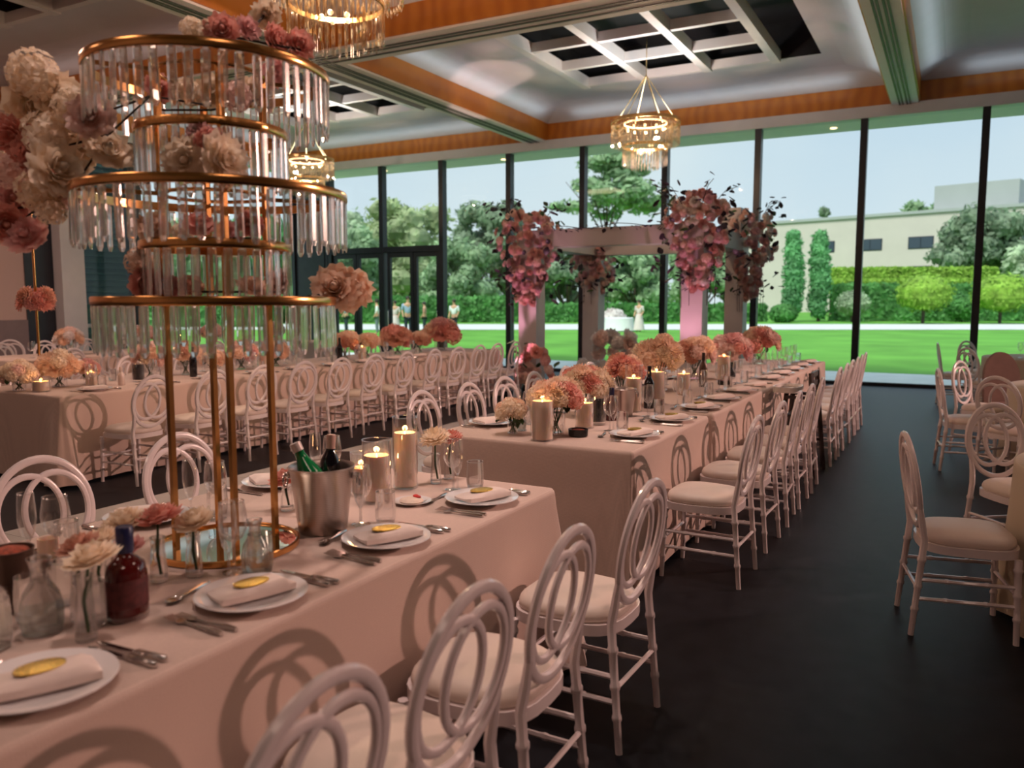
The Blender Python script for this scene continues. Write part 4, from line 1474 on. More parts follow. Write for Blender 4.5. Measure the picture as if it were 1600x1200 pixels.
def spoon_mesh():
    mb = MB()
    mb.tube([(0, -0.09, 0.005), (0, -0.06, 0.006), (0, 0.0, 0.005), (0, 0.03, 0.006)], [0.0055, 0.007, 0.0032, 0.004], 8)
    vs, fs = [], []
    n = 16
    for k, (f, z) in enumerate(((1.0, 0.009), (0.7, 0.005), (0.3, 0.0035))):
        vs += [(0.017 * f * math.cos(2 * PI * i / n), 0.054 + 0.026 * f * math.sin(2 * PI * i / n), z) for i in range(n)]
    for k in range(2):
        fs += [(k * n + i, k * n + (i + 1) % n, (k + 1) * n + (i + 1) % n, (k + 1) * n + i) for i in range(n)]
    fs.append(tuple(2 * n + i for i in range(n)))
    mb._add(vs, fs)
    return mb.mesh('spoon', M_steel)


g_knife, g_fork, g_spoon = knife_mesh(), fork_mesh(), spoon_mesh()
srng = random.Random(11)


def one(name, me, x, y, z, rz, label, cat, group, sc=None):
    return tag(put(name, me, None, (x, y, z), (0, 0, rz), sc), label, cat, group)


def setting(xe, y, side, where, detail=2, glasses=True, plate=True):
    """place setting at a table edge x=xe; side +1: the sitter is on the +X side"""
    s = side
    px = xe - s * 0.150
    j = srng.uniform
    y += j(-.01, .01)
    rot = 0 if s > 0 else PI
    if plate:
        one('dinner_plate', g_plate, px, y, ZT, 0, 'white dinner plate, %s' % where, 'plate', 'dinner plates')
    one('folded_napkin', g_napkin, px + j(-.01, .01), y, ZT + (0.0172 if plate else 0), rot - 0.45 + j(-.15, .15), 'folded blush napkin, %s' % where, 'napkin', 'folded napkins')
    if detail > 1:
        one('gold_favour', g_favour, px, y, ZT + (0.0432 if plate else 0.026), rot - 0.5 + j(-.2, .2), 'gold foil oval favour, %s' % where, 'favour', 'gold foil favours')
    # forks on the sitter's left (towards -Y for side=+1), knives on the right; handles point to the sitter
    fd = -PI / 2 if s < 0 else PI / 2
    for k in range(2 if detail > 1 else 1):
        one('fork', g_fork, px + s * 0.02 + j(-.01, .01), y - s * (0.172 + 0.028 * k), ZT, fd + j(-.06, .06),
            'steel %s left of plate, %s' % (('inner fork', 'outer fork')[k] if detail > 1 else 'fork', where), 'fork', 'steel forks')
        one('knife', g_knife, px + s * 0.015 + j(-.01, .01), y + s * (0.172 + 0.028 * k), ZT, fd + j(-.06, .06),
            'steel %s right of plate, %s' % (('inner knife', 'outer knife')[k] if detail > 1 else 'knife', where), 'knife', 'steel knives')
    if detail > 0:
        one('spoon', g_spoon, px - s * 0.175, y - s * 0.06, ZT, (0.15 if s > 0 else PI + 0.15) + PI + j(-.1, .1), 'dessert spoon above plate, %s' % where, 'spoon', 'dessert spoons')
    if glasses:
        gx = px - s * 0.162
        one('champagne_flute', g_flute, gx + j(-.01, .01), y + 0.065 + j(-.01, .01), ZT, 0, 'champagne flute, %s' % where, 'glass', 'champagne flutes')
        one('wine_glass', g_wine, gx - s * 0.045, y + 0.125 + j(-.01, .01), ZT, 0, 'wine glass, %s' % where, 'glass', 'wine glasses')
        one('tumbler', g_tumb, gx + s * 0.014, y + 0.186 + j(-.01, .01), ZT, 0, 'water tumbler, %s' % where, 'glass', 'water tumblers')


for i, y in enumerate((2.68, 2.06, 1.49, 0.93)):
    setting(T1[1], y, 1, 'front table, right side, %s place from far end' % ORD[i], 2, i != 3)
for i, y in enumerate((2.52, 1.88, 1.30)):
    setting(T1[0], y, -1, 'front table, left side, %s place from far end' % ORD[i], 1)
for i, y in enumerate((4.42, 5.12, 5.80, 6.42, 7.05, 7.70, 8.35, 8.98, 9.6, 10.2, 10.8)):
    setting(T2A[1], y, 1, 'middle table, right side, %s place from near end' % ORD[i], 2 if i < 3 else 1, True, i != 5)
for i, y in enumerate((4.42, 5.12, 5.8, 6.5, 7.2, 7.9)):
    setting(T2A[0], y, -1, 'middle table, left side, %s place from near end' % ORD[i], 1, i % 2 == 0)
for i, y in enumerate((4.46, 5.1, 5.75, 6.4, 7.0, 7.6, 8.2, 8.8, 9.4)):
    setting(T3[1], y, 1, 'left table, %s place from near end' % ORD[i], 0)
for i, y in enumerate((5.0, 5.65, 6.3, 6.95, 7.6, 8.25)):
    for k, (me, nm) in enumerate(((g_wine, 'wine_glass'), (g_flute, 'champagne_flute'), (g_tumb, 'tumbler'))):
        one(nm, me, T3[0] + 0.34 + 0.05 * k, y + 0.06 * k, ZT, 0, '%s, %s from the near end along back edge of left table' % (nm.replace('_', ' '), ORD[i]), 'glass', 'glasses along the back of the left table')
for i in range(10):
    y = 6.6 + i * 0.55
    for k, (me, nm) in enumerate(((g_wine, 'wine_glass'), (g_flute, 'champagne_flute'))):
        one(nm, me, T4[1] - 0.35 - 0.06 * k, y + 0.07 * k, ZT, 0, '%s, %s from the near end on far left table' % (nm.replace('_', ' '), ORD[i]), 'glass', 'glasses on the far left table')
one('dinner_plate', g_plate, 0.52, 4.60, ZT, 0, 'white plate at the edge of the nearest round table', 'plate', 'dinner plates')
one('folded_napkin', g_napkin, 0.52, 4.60, ZT + 0.0172, 0.4, 'folded napkin on the nearest round table plate', 'napkin', 'folded napkins')
for i, (x, y) in enumerate(((0.75, 8.75), (0.95, 9.5), (1.3, 8.4))):
    one('dinner_plate', g_plate, x, y, ZT, 0, '%s white plate from the left on the middle round table' % ORD[i], 'plate', 'dinner plates')
    one('wine_glass', g_wine, x + 0.2, y + 0.12, ZT, 0, '%s wine glass from the left on the middle round table' % ORD[i], 'glass', 'wine glasses')
for i, (x, y) in enumerate(((0.7, 13.2), (1.0, 13.8), (1.4, 12.9))):
    one('wine_glass', g_wine, x + 0.15, y, ZT, 0, '%s wine glass from the left on the far round table' % ORD[i], 'glass', 'wine glasses')


# ------------------------------------------------------------------ candles, vases, bottles
def candle(label, x, y, r, hg, hw, lit=True, power=0.55, glass=True):
    t = thing('candle', label, 'candle', (x, y, ZT), 0, 'pillar candles in glass cylinders')
    if glass:
        MB().lathe([(r, 0), (r, 0.006), (0.001, 0.007)], 28).shell([(r, 0.0), (r, hg)], 32).tube(
            [(r * math.cos(a * PI / 16), r * math.sin(a * PI / 16), hg) for a in range(32)], 0.0016, 6, True).build('glass_cylinder', M_glass, t, angle=60)
    w = r * 0.90 if glass else r
    z0 = 0.009 if glass else 0
    MB().lathe([(w, z0), (w, hw - 0.004), (w * 0.97, hw), (w * 0.91, hw - 0.002), (w * 0.86, hw - 0.022)], 28).build('wax', M_wax, t)
    hw -= 0.02
    MB().lathe([(w * 0.855, hw - 0.0012), (0.001, hw - 0.0008)], 24).build('molten_pool', M_waxglow if lit else M_wax, t)
    MB().tube([(0, 0, hw - 0.004), (0.001, 0, hw + 0.008)], 0.0012, 6).build('wick', M_twig, t)
    if lit:
        MB().lathe([(0.001, hw + 0.004), (0.0034, hw + 0.008), (0.0038, hw + 0.012), (0.0022, hw + 0.019), (0.0005, hw + 0.026)], 10).build('flame', M_flame, t)
        l = add_light('candle_light', 'POINT', (0, 0, hw + 0.022), power, (1.0, 0.48, 0.17), shadow_soft_size=0.012)
        l.parent = t
    return t


candle('tall lit pillar candle in glass cylinder on the front table', -2.0, 2.74, 0.052, 0.300, 0.235)
candle('shorter lit pillar candle beside the tall one on front table', -1.955, 2.49, 0.056, 0.245, 0.185)
candle('low lit candle behind the ice bucket on the front table', -2.09, 2.56, 0.042, 0.17, 0.11)
candle('lit pillar candle at the near end of the middle table', -2.01, 4.06, 0.066, 0.245, 0.225)
candle('small lit candle right of the first bouquet on middle table', -1.985, 4.60, 0.058, 0.18, 0.155)
candle('tall lit candle in front of dark wine bottle, middle table', -1.97, 5.44, 0.062, 0.33, 0.24)
candle('tall candle right of dark wine bottle, middle table', -1.955, 5.90, 0.068, 0.28, 0.25)
candle('lit candle beneath the glowing peach bouquet, middle table', -1.95, 6.6, 0.058, 0.22, 0.18)
candle('candle beside the dark jar halfway along middle table', -1.93, 7.86, 0.064, 0.30, 0.25)
candle('low lit candle nearest the end of the left table', -6.93, 4.19, 0.07, 0.11, 0.09)
candle('lit candle behind the first plate of the left table', -6.9, 4.64, 0.052, 0.16, 0.135)
candle('candle between bouquets halfway down the left table', -6.98, 6.85, 0.06, 0.2, 0.17)
candle('candle further down the left table by orange blooms', -6.9, 8.52, 0.06, 0.2, 0.17)
candle('small unlit white pillar candle at left on the front table', -2.36, 1.42, 0.03, 0.1, 0.075, False, 0.5, False)


def dome(parent, rng, c, r, n, kinds, cols, fr, flat=0.8):
    c = Vector(c)
    for i in range(n):
        z = 1 - 1.15 * (i + .5) / n
        a = i * 2.399963 + rng.random() * .3
        s = math.sqrt(max(0, 1 - z * z))
        d = Vector((s * math.cos(a), s * math.sin(a), z))
        p = c + Vector((d.x * r, d.y * r, d.z * r * flat)) * rng.uniform(.88, 1.04)
        flower(parent, rng.choice(kinds), rng.choice(cols), p, fr * rng.uniform(.85, 1.2), d + Vector((0, 0, .25)), rng)


def bouquet(label, x, y, r, h, n, cols, seed, kinds=('dahlia', 'rose', 'puff'), vase=True, fr=None, leaves=5, vr=None):
    rng = random.Random(seed)
    t = thing('flower_bouquet', label, 'bouquet', (x, y, ZT), 0, 'table bouquets')
    vr = vr or r * 0.42
    fr = fr or r * 0.52
    MB().lathe([(vr, 0), (vr, 0.008), (0.001, 0.009)], 20).shell([(vr, 0), (vr, h * 0.62)], 24).tube(
        [(vr * math.cos(a * PI / 12), vr * math.sin(a * PI / 12), h * 0.62) for a in range(24)], 0.0016, 5, True).build('vase', M_glass, t, angle=60)
    st = MB()
    for k in range(9):
        a = k * 0.7
        st.tube([(math.cos(a) * vr * .6, math.sin(a) * vr * .6, 0.012), (math.cos(a + 2.2) * vr * .3, math.sin(a + 2.2) * vr * .3, h * .4), (math.cos(a + 2.6) * r * .5, math.sin(a + 2.6) * r * .5, h)], 0.0032, 5)
    st.build('stem_bundle', M_stem, t)
    dome(t, rng, (0, 0, h), r, n, kinds, cols, fr)
    for k in range(leaves):
        a = rng.random() * 6.28
        leafput(t, LEAFG, (math.cos(a) * r * .7, math.sin(a) * r * .7, h - 0.02), 0.07, rng, .4)
    return t


bouquet('peach and coral dahlia bouquet at the near end of middle table', -2.03, 4.28, 0.135, 0.21, 17, ('coral', 'peach', 'cream', 'peach'), 1, fr=0.062)
bouquet('small peach side bouquet left of the first candle, middle table', -2.26, 4.17, 0.075, 0.13, 8, ('peach', 'blush', 'cream'), 2, fr=0.05)
bouquet('peach and rust bouquet behind second candles of middle table', -2.20, 5.10, 0.165, 0.19, 19, ('rust', 'peach', 'cream', 'coral'), 3, fr=0.066)
bouquet('taller rust and peach bouquet beside the dark wine bottle', -2.16, 5.72, 0.13, 0.26, 14, ('rust', 'peach', 'coral'), 4, fr=0.066)
bouquet('wide candlelit peach bouquet midway along middle table', -2.26, 6.86, 0.20, 0.27, 20, ('peach', 'cream', 'peach'), 5, fr=0.085)
bouquet('peach bouquet right of the slim brown bottle, middle table', -2.27, 8.05, 0.18, 0.25, 16, ('peach', 'blush', 'rust'), 6, fr=0.085)
bouquet('pink bouquet with dark green leaves, far part of middle table', -2.12, 9.0, 0.20, 0.24, 16, ('pink', 'coral', 'blush'), 7, leaves=12, fr=0.09)
bouquet('tall peach bouquet at the far end of middle table', -2.1, 10.35, 0.21, 0.25, 16, ('peach', 'coral', 'blush'), 8, fr=0.10)
lt = [(30, 0.13, 0.13, ('cream', 'cream', 'blush'), 'round cream hydrangea bouquet at the left picture edge', ('puff',)),
      (93, 0.155, 0.17, ('peach', 'cream', 'peach'), 'large candlelit peach bouquet near the end of left table', None),
      (138, 0.095, 0.14, ('peach', 'pink'), 'peach bouquet right of the candlelit one, left table', None),
      (236, 0.15, 0.20, ('blush', 'cream', 'peach'), 'pale blush bouquet behind the first chair of left table', ('puff', 'dahlia')),
      (291, 0.13, 0.22, ('rust', 'peach', 'pink'), 'rose and rust bouquet beside the dark bottle, left table', None),
      (335, 0.11, 0.13, ('peach', 'cream'), 'low peach bouquet left of the gold stand legs, left table', None),
      (378, 0.15, 0.18, ('pink', 'peach', 'blush'), 'pink bouquet seen between the gold stand legs', None),
      (432, 0.14, 0.17, ('peach', 'blush'), 'peach bouquet right of the gold stand legs, left table', None),
      (540, 0.16, 0.22, ('peach', 'rust'), 'orange peach bouquet left of the dark bottle, left table', None),
      (574, 0.14, 0.20, ('peach', 'cream'), 'peach bouquet right of the dark bottle, left table', None),
      (622, 0.2, 0.22, ('peach', 'rust', 'coral'), 'wide orange bouquet below the thick door stile', None),
      (656, 0.14, 0.18, ('peach', 'rust'), 'orange bouquet right of the wide one, left table', None),
      (690, 0.26, 0.26, ('coral', 'peach', 'pink'), 'coral bouquet at the far end of the left table', None)]
for k, (px, r, h, cols, lab, kinds) in enumerate(lt):
    bouquet(lab, -7.17, on_x(px, -7.17), r, h, 14, cols, 20 + k, kinds or ('dahlia', 'rose', 'puff'), fr=r * .5)
for k, y in enumerate((7.3, 8.6, 9.9, 11.4)):
    bouquet('blush bouquet, %s from the near end on far left table' % ORD[k], -11.35, y, 0.17, 0.22, 12, ('blush', 'peach', 'white'), 50 + k, fr=0.09)


def bud_vase(label, x, y, col, kind, h=0.13, fh=0.17, fr=0.055, tilt=(0, 0)):
    t = thing('bud_vase', label, 'vase', (x, y, ZT), 0, 'bud vases with one bloom')
    MB().lathe([(0.022, 0), (0.024, 0.003), (0.024, 0.014), (0.001, 0.016)], 18).shell([(0.024, 0.003), (0.023, 0.04), (0.018, h * .75), (0.020, h)], 20).tube(
        [(0.020 * math.cos(a * PI / 10), 0.020 * math.sin(a * PI / 10), h) for a in range(20)], 0.0014, 5, True).build('vase', M_cut, t, angle=60)
    MB().tube([(0.008, 0, 0.02), (-0.002, 0, h * .6), (tilt[0], tilt[1], fh)], 0.0036, 6).build('stem', M_stem, t)
    flower(t, kind, col, (tilt[0], tilt[1], fh), fr, (tilt[0] * 4, tilt[1] * 4 - .3, .8))
    return t


bud_vase('bud vase with a cream dahlia right of the tall front candle', -1.93, 2.865, 'cream', 'dahlia', 0.13, 0.20, 0.068, (0, -0.005))
bud_vase('bud vase with a coral dahlia behind the wine glasses', -1.93, 2.97, 'coral', 'dahlia', 0.14, 0.185, 0.052, (0.01, 0))
bud_vase('bud vase with a coral rose right of the red bottle', -1.93, 1.47, 'coral', 'rose', 0.125, 0.185, 0.058, (-0.02, 0.02))
bud_vase('bud vase with a cream rose before the gold stand', -1.875, 1.545, 'cream', 'rose', 0.125, 0.17, 0.05, (0.005, 0.0))
bud_vase('bud vase with a coral rose behind the gold stand', -2.17, 2.22, 'coral', 'rose', 0.11, 0.13, 0.055, (-0.01, 0.0))
bud_vase('bud vase with a pink rose just behind the red bottle', -1.93, 1.36, 'pink', 'rose', 0.115, 0.13, 0.045, (0.0, 0.01))
bud_vase('tall clear vase with a cream bloom left of the red bottle', -1.735, 1.12, 'cream', 'rose', 0.155, 0.195, 0.052, (-0.015, 0.03))
bud_vase('bud vase with a rust bloom at the far left of front table', -1.86, 1.19, 'rust', 'rose', 0.15, 0.19, 0.045, (-0.015, 0.01))
bud_vase('bud vase with a cream bloom behind the red bottle cap', -2.03, 1.42, 'cream', 'rose', 0.13, 0.175, 0.05, (0, 0.02))
bud_vase('bud vase with a peach bloom behind the red bottle', -1.93, 1.29, 'cream', 'dahlia', 0.13, 0.165, 0.042, (-0.01, 0.02))


def bottle(name, label, x, y, prof, m, cap, capm, lab=None, sx=1.0, parent=None, tilt=None, z=ZT, group=None):
    t = thing(name, label, 'bottle', (x, y, z), 0, group, tilt)
    MB().lathe(prof, 24, (0, 0, 0), sx, 1.0).build('body', m, t, angle=50)
    MB().lathe(cap, 20).build('cap', capm, t)
    if lab:
        MB().shell(lab, 24).build('bottle_label', M_label, t)
    return t


bt = bottle('liquor_bottle', 'red liquor bottle with navy blue cap on the front table', -1.77, 1.255,
            [(0.040, 0), (0.044, 0.004), (0.0445, 0.018), (0.0445, 0.105), (0.040, 0.125), (0.026, 0.138), (0.0165, 0.145), (0.0155, 0.155)], M_red,
            [(0.0165, 0.152), (0.0175, 0.154), (0.0178, 0.208), (0.016, 0.211), (0.001, 0.211)], M_navy, None, 0.8)
MB().shell([(0.0450, 0.03), (0.0450, 0.095)], 24).build('bottle_label', M_label, bt).scale = (0.8, 1.0, 1.0)
bt.scale = (1.17, 1.17, 1.10)
MB().lathe([(0.0405, -0.0), (0.0452, 0.003), (0.0455, 0.012), (0.0405, 0.0145)], 24, (0, 0, 0.0003), 0.81, 1.0).build('glass_base', M_glass, bt)
WINE = [(0.036, 0), (0.038, 0.004), (0.038, 0.17), (0.034, 0.195), (0.018, 0.225), (0.0145, 0.24), (0.0145, 0.25)]
WCAP = [(0.0152, 0.24), (0.0152, 0.31), (0.001, 0.312)]
bottle('wine_bottle', 'dark wine bottle between tall candles of middle table', -1.93, 5.66, WINE, M_darkb, WCAP, M_darkb)
bottle('liquor_bottle', 'red bottle with navy cap behind glasses, near end of middle table', -1.95, 4.97,
       [(0.040, 0), (0.044, 0.004), (0.0445, 0.105), (0.040, 0.13), (0.022, 0.15), (0.0155, 0.16)], M_red, [(0.0165, 0.158), (0.0172, 0.215), (0.001, 0.216)], M_navy)
bottle('wine_bottle', 'slim brown bottle midway along the middle table', -1.99, 7.35, WINE, M_bowl, WCAP, M_twig)
bottle('wine_bottle', 'dark bottle beside the rose bouquet of left table', -6.9, on_x(303, -6.9), WINE, M_darkb, WCAP, M_darkb)
bottle('wine_bottle', 'dark bottle between orange bouquets of left table', -6.95, on_x(532, -6.95), WINE, M_darkb, WCAP, M_darkb)
bottle('wine_bottle', 'pale capped bottle behind the first chair of left table', -6.8, on_x(190, -6.8), [(r * .8, z * .55) for r, z in WINE], M_lite, [(r, z * .55 + .0) for r, z in WCAP], M_lite)
for lab, x, y in (('black glass jar near the end of the middle table', -1.965, 4.76), ('black glass jar halfway along the middle table', -1.95, 8.22), ('black glass jar on the left table by pale blush bouquet', -6.95, on_x(217, -6.95))):
    t = thing('dark_jar', lab, 'jar', (x, y, ZT), 0, 'black glass jars')
    MB().lathe([(0.05, 0), (0.055, 0.004), (0.055, 0.02)], 24).build('base', M_glass, t)
    MB().lathe([(0.054, 0.02), (0.054, 0.165), (0.05, 0.17), (0.001, 0.171)], 24).build('fill', M_darkb, t)
    MB().shell([(0.0555, 0.02), (0.0555, 0.185)], 24).build('rim', M_glass, t)


def bucket(label, x, y, ang=0.0):
    t = thing('ice_bucket', label, 'ice bucket', (x, y, ZT), ang, 'steel ice buckets')
    MB().lathe([(0.066, 0.0), (0.068, 0.003), (0.074, 0.05), (0.0875, 0.172), (0.0925, 0.182), (0.0945, 0.186), (0.092, 0.189), (0.086, 0.180), (0.072, 0.05), (0.064, 0.02), (0.001, 0.019)], 36).build('bucket', M_bucket, t, angle=50)
    for s in (-1, 1):
        MB().sphere((s * 0.094, 0, 0.160), 0.011, 10, 6).build('knob', M_steel, t)
        MB().tube([(s * 0.104, 0.02 * math.cos(a * PI / 10), 0.145 + 0.02 * math.sin(a * PI / 10)) for a in range(20)], 0.0035, 6, True).build('ring_handle', M_steel, t)
    return t


bucket('brushed steel ice bucket with bottles on the front table', -1.868, 2.078, math.radians(28)).scale = (1.2, 1.2, 1.2)
GB = [(0.036, 0), (0.038, 0.004), (0.038, 0.12), (0.033, 0.15), (0.018, 0.19), (0.0145, 0.205), (0.0145, 0.225)]
GC = [(0.0160, 0.215), (0.0160, 0.24), (0.001, 0.241)]
bottle('sparkling_bottle', 'green glass bottle leaning in the front ice bucket', -1.824, 2.073, GB, M_greenb, GC, M_lite, None, 1.0, None, Vector((-0.36, -0.20, 0.91)).to_track_quat('Z', 'Y').to_euler(), ZT + 0.045).scale = (1.2, 1.2, 1.2)
bottle('champagne_bottle', 'pink foiled bottle standing in the front ice bucket', -1.893, 2.128, [(r * .95, z * 1.0) for r, z in WINE], M_darkb, [(0.0155, 0.205), (0.0158, 0.27), (0.014, 0.278), (0.001, 0.279)], M_pinkfoil, None, 1.0, None, (math.radians(-4), math.radians(2), 0), ZT + 0.03).scale = (1.0, 1.0, 1.05)
bucket('steel ice bucket behind glasses at near end of middle table', -1.96, 5.2, 0.5)
# dark menu card standing behind the bucket
mc = thing('menu_card', 'dark menu card standing behind the ice bucket', 'card', (-2.39, 2.76, ZT), math.radians(30))
MB().box((0, 0.012, 0.055), (0.105, 0.002, 0.112), (math.radians(-12), 0, 0)).build('front_leaf', M_card, mc, False)
MB().box((0, -0.012 + 0.05, 0.055), (0.105, 0.002, 0.112), (math.radians(12), 0, 0)).build('back_leaf', M_card, mc, False)
sd = thing('dip_plate', 'small plate of creamy dip with red garnish on front table', 'plate', (-1.815, 2.53, ZT))
MB().lathe([(0.045, 0), (0.048, 0.003), (0.074, 0.011), (0.0745, 0.013), (0.05, 0.006), (0.001, 0.006)], 32).build('plate', M_plate, sd)
MB().sphere((-0.005, 0, 0.010), (0.05, 0.045, 0.014), 14, 6).build('dip', M_cream, sd)
MB().sphere((0.012, 0.014, 0.025), (0.02, 0.009, 0.006), 8, 5).sphere((0.0, 0.02, 0.026), (0.008, 0.016, 0.005), 8, 5).build('garnish', M_strawb, sd)
for lab, x, y in (('black dish of red relish at the near end of middle table', -1.885, 4.28), ('dark side dish of relish further along middle table', -1.86, 7.6)):
    t = thing('relish_dish', lab, 'dish', (x, y, ZT), 0, 'black relish dishes')
    MB().lathe([(0.052, 0), (0.056, 0.004), (0.058, 0.042), (0.055, 0.043), (0.052, 0.03), (0.001, 0.029)], 28).build('dish', M_dish, t)
    MB().sphere((0, 0, 0.028), (0.051, 0.051, 0.014), 14, 6).build('relish', M_spice, t)
# bronze footed bowl and glass jugs at the left of the front table
bw = thing('bronze_bowl', 'dark bronze bowl of nibbles at the left picture edge', 'bowl', (-2.06, 1.14, ZT))
bw.scale = (0.85, 0.85, 0.95)
MB().lathe([(0.03, 0), (0.035, 0.004), (0.02, 0.012), (0.018, 0.06), (0.05, 0.085), (0.062, 0.15), (0.066, 0.172), (0.063, 0.172), (0.056, 0.14), (0.001, 0.10)], 28).build('bowl', M_bowl, bw)
MB().sphere((0, 0, 0.158), (0.058, 0.058, 0.02), 14, 6).build('nibbles', M_spice, bw)


def jug(label, x, y, s=1.0):
    t = thing('glass_carafe', label, 'carafe', (x, y, ZT), 0, 'clear glass carafes')
    prof = [(0.042, 0.004), (0.047, 0.02), (0.048, 0.06), (0.040, 0.095), (0.022, 0.125), (0.0185, 0.15), (0.026, 0.18)]
    MB().lathe([(0.040, 0), (0.043, 0.003), (0.001, 0.005)], 24).shell([(r * s, z * s) for r, z in prof], 28).tube(
        [(0.026 * s * math.cos(a * PI / 12), 0.026 * s * math.sin(a * PI / 12), 0.18 * s) for a in range(24)], 0.0014, 5, True).build('vessel', M_cut, t, angle=60)
    MB().lathe([(0.040 * s, 0.006), (0.0455 * s, 0.02), (0.0465 * s, 0.055), (0.001, 0.0555)], 24).build('water', M_water, t)


jug('clear water carafe left of the tall clear vase', -1.87, 1.10)
jug('clear water carafe at the left picture edge', -1.968, 1.03)
jug('clear water carafe in front of the gold stand', -1.752, 1.66, 0.85)
jug('clear water carafe at the near end of middle table', -2.28, 4.30, 0.8)
for i, (x, y) in enumerate(((-2.0, 1.245), (-1.965, 1.13), (-1.88, 0.995), (-1.80, 1.175), (-1.84, 0.90))):
    one('tumbler', g_tumb, x, y, ZT, 0, '%s tumbler from the left in the glass cluster beside carafes' % ORD[i], 'glass', 'glass cluster at left of the front table')


# ------------------------------------------------------------------ the gold crystal stand on the front table
SX, SY = -2.012, 1.79
st = thing('crystal_stand', 'tall gold five-tier stand hung with crystal prisms on the front table', 'centrepiece stand', (SX, SY, ZT))
MB().lathe([(0.222, 0.0), (0.225, 0.002), (0.225, 0.018), (0.218, 0.020), (0.214, 0.016), (0.213, 0.010)], 56).build('base_rim', M_gold, st)
MB().lathe([(0.2125, 0.006), (0.2125, 0.0115), (0.001, 0.0115)], 56).build('mirror', M_mirror, st)
cr = _rgt
LEGA = math.atan2(-SX, SY) + math.radians(9)
for k in range(4):
    a = LEGA + k * PI / 2
    x, y = 0.152 * math.cos(a), 0.152 * math.sin(a)
    MB().box((x, y, 0.012 + 1.47 / 2), (0.0165, 0.0165, 1.47), (0, 0, LEGA + 0.5)).build('leg', M_gold, st, False)
pr = MB()
w, d, l_ = 0.0125, 0.0042, 0.5
oct_ = [(w, d * .5), (w * .55, d), (-w * .55, d), (-w, d * .5), (-w, -d * .5), (-w * .55, -d), (w * .55, -d), (w, -d * .5)]
vs = [(x * .8, y * .8, 0) for x, y in oct_] + [(x, y, -0.03) for x, y in oct_] + [(x, y, -0.9) for x, y in oct_] + [(x * .5, y * .5, -1.0) for x, y in oct_]
pr._add(vs, [tuple(range(8)), tuple(range(31, 23, -1))] + [(k * 8 + i, (k + 1) * 8 + i, (k + 1) * 8 + (i + 1) % 8, k * 8 + (i + 1) % 8) for k in range(3) for i in range(8)])
prism = pr.mesh('prism', M_crystal, False)
tiers = [(0.785, 0.352, 0.140, 48), (0.950, 0.217, 0.150, 32), (1.105, 0.394, 0.150, 54), (1.290, 0.217, 0.150, 32), (1.462, 0.347, 0.152, 50)]
crng = random.Random(5)
for z, r, ln, n in tiers:
    ring = MB()
    ring.shell([(r - 0.006, z - 0.014), (r + 0.004, z - 0.014), (r + 0.006, z - 0.010), (r + 0.006, z + 0.008), (r + 0.004, z + 0.012), (r - 0.006, z + 0.012), (r - 0.006, z - 0.014)], 72)
    ro = ring.build('tier_ring', M_gold, st)
    for k in range(4):
        a = LEGA + k * PI / 2
        MB().bar((0.152 * math.cos(a), 0.152 * math.sin(a), z - 0.002), ((r - 0.006) * math.cos(a), (r - 0.006) * math.sin(a), z - 0.002), 0.008, 0.012).build('spoke', M_gold, ro, False)
    if r > 0.3:
        MB().tube([(0.155 * math.cos(2 * PI * i / 40), 0.155 * math.sin(2 * PI * i / 40), z) for i in range(40)], 0.006, 6, True).build('inner_ring', M_gold, ro)
    for i in range(n):
        a = 2 * PI * (i + crng.uniform(-.1, .1)) / n
        put('prism', prism, ro, (r * math.cos(a) * 0.998, r * math.sin(a) * 0.998, z - 0.015), (crng.uniform(-.02, .02), crng.uniform(-.02, .02), a + PI / 2 + crng.uniform(-.22, .22)), (1, 1, ln * crng.uniform(.97, 1.03)))


def near(px, py, depth):
    """point along the pixel's direction at a distance measured along the camera axis"""
    return Vector((0, 0, CH)) + ray(px, py) * depth


def spray(name, label, flowers, stems, seed, stem_m=None):
    """flowers: (px, py, depth, radius, kind, colour); stems: lists of (px, py, depth)"""
    rng = random.Random(seed)
    base = near(*stems[0][0]) if stems else near(*flowers[0][:3])
    t = thing(name, label, 'flowers', base)
    for s in stems:
        pts = [near(*p) - base for p in s]
        MB().tube(pts, [0.0035] * len(pts), 6).build('branch', stem_m or M_twig, t)
    vd = Vector((0, 0, CH))
    for px, py, d, r, k, c in flowers:
        p = near(px, py, d)
        f = (vd - p).normalized() + Vector((rng.uniform(-.7, .7), rng.uniform(-.7, .7), rng.uniform(-.3, .9)))
        flower(t, k, c, p - base, r, f, rng)
    return t


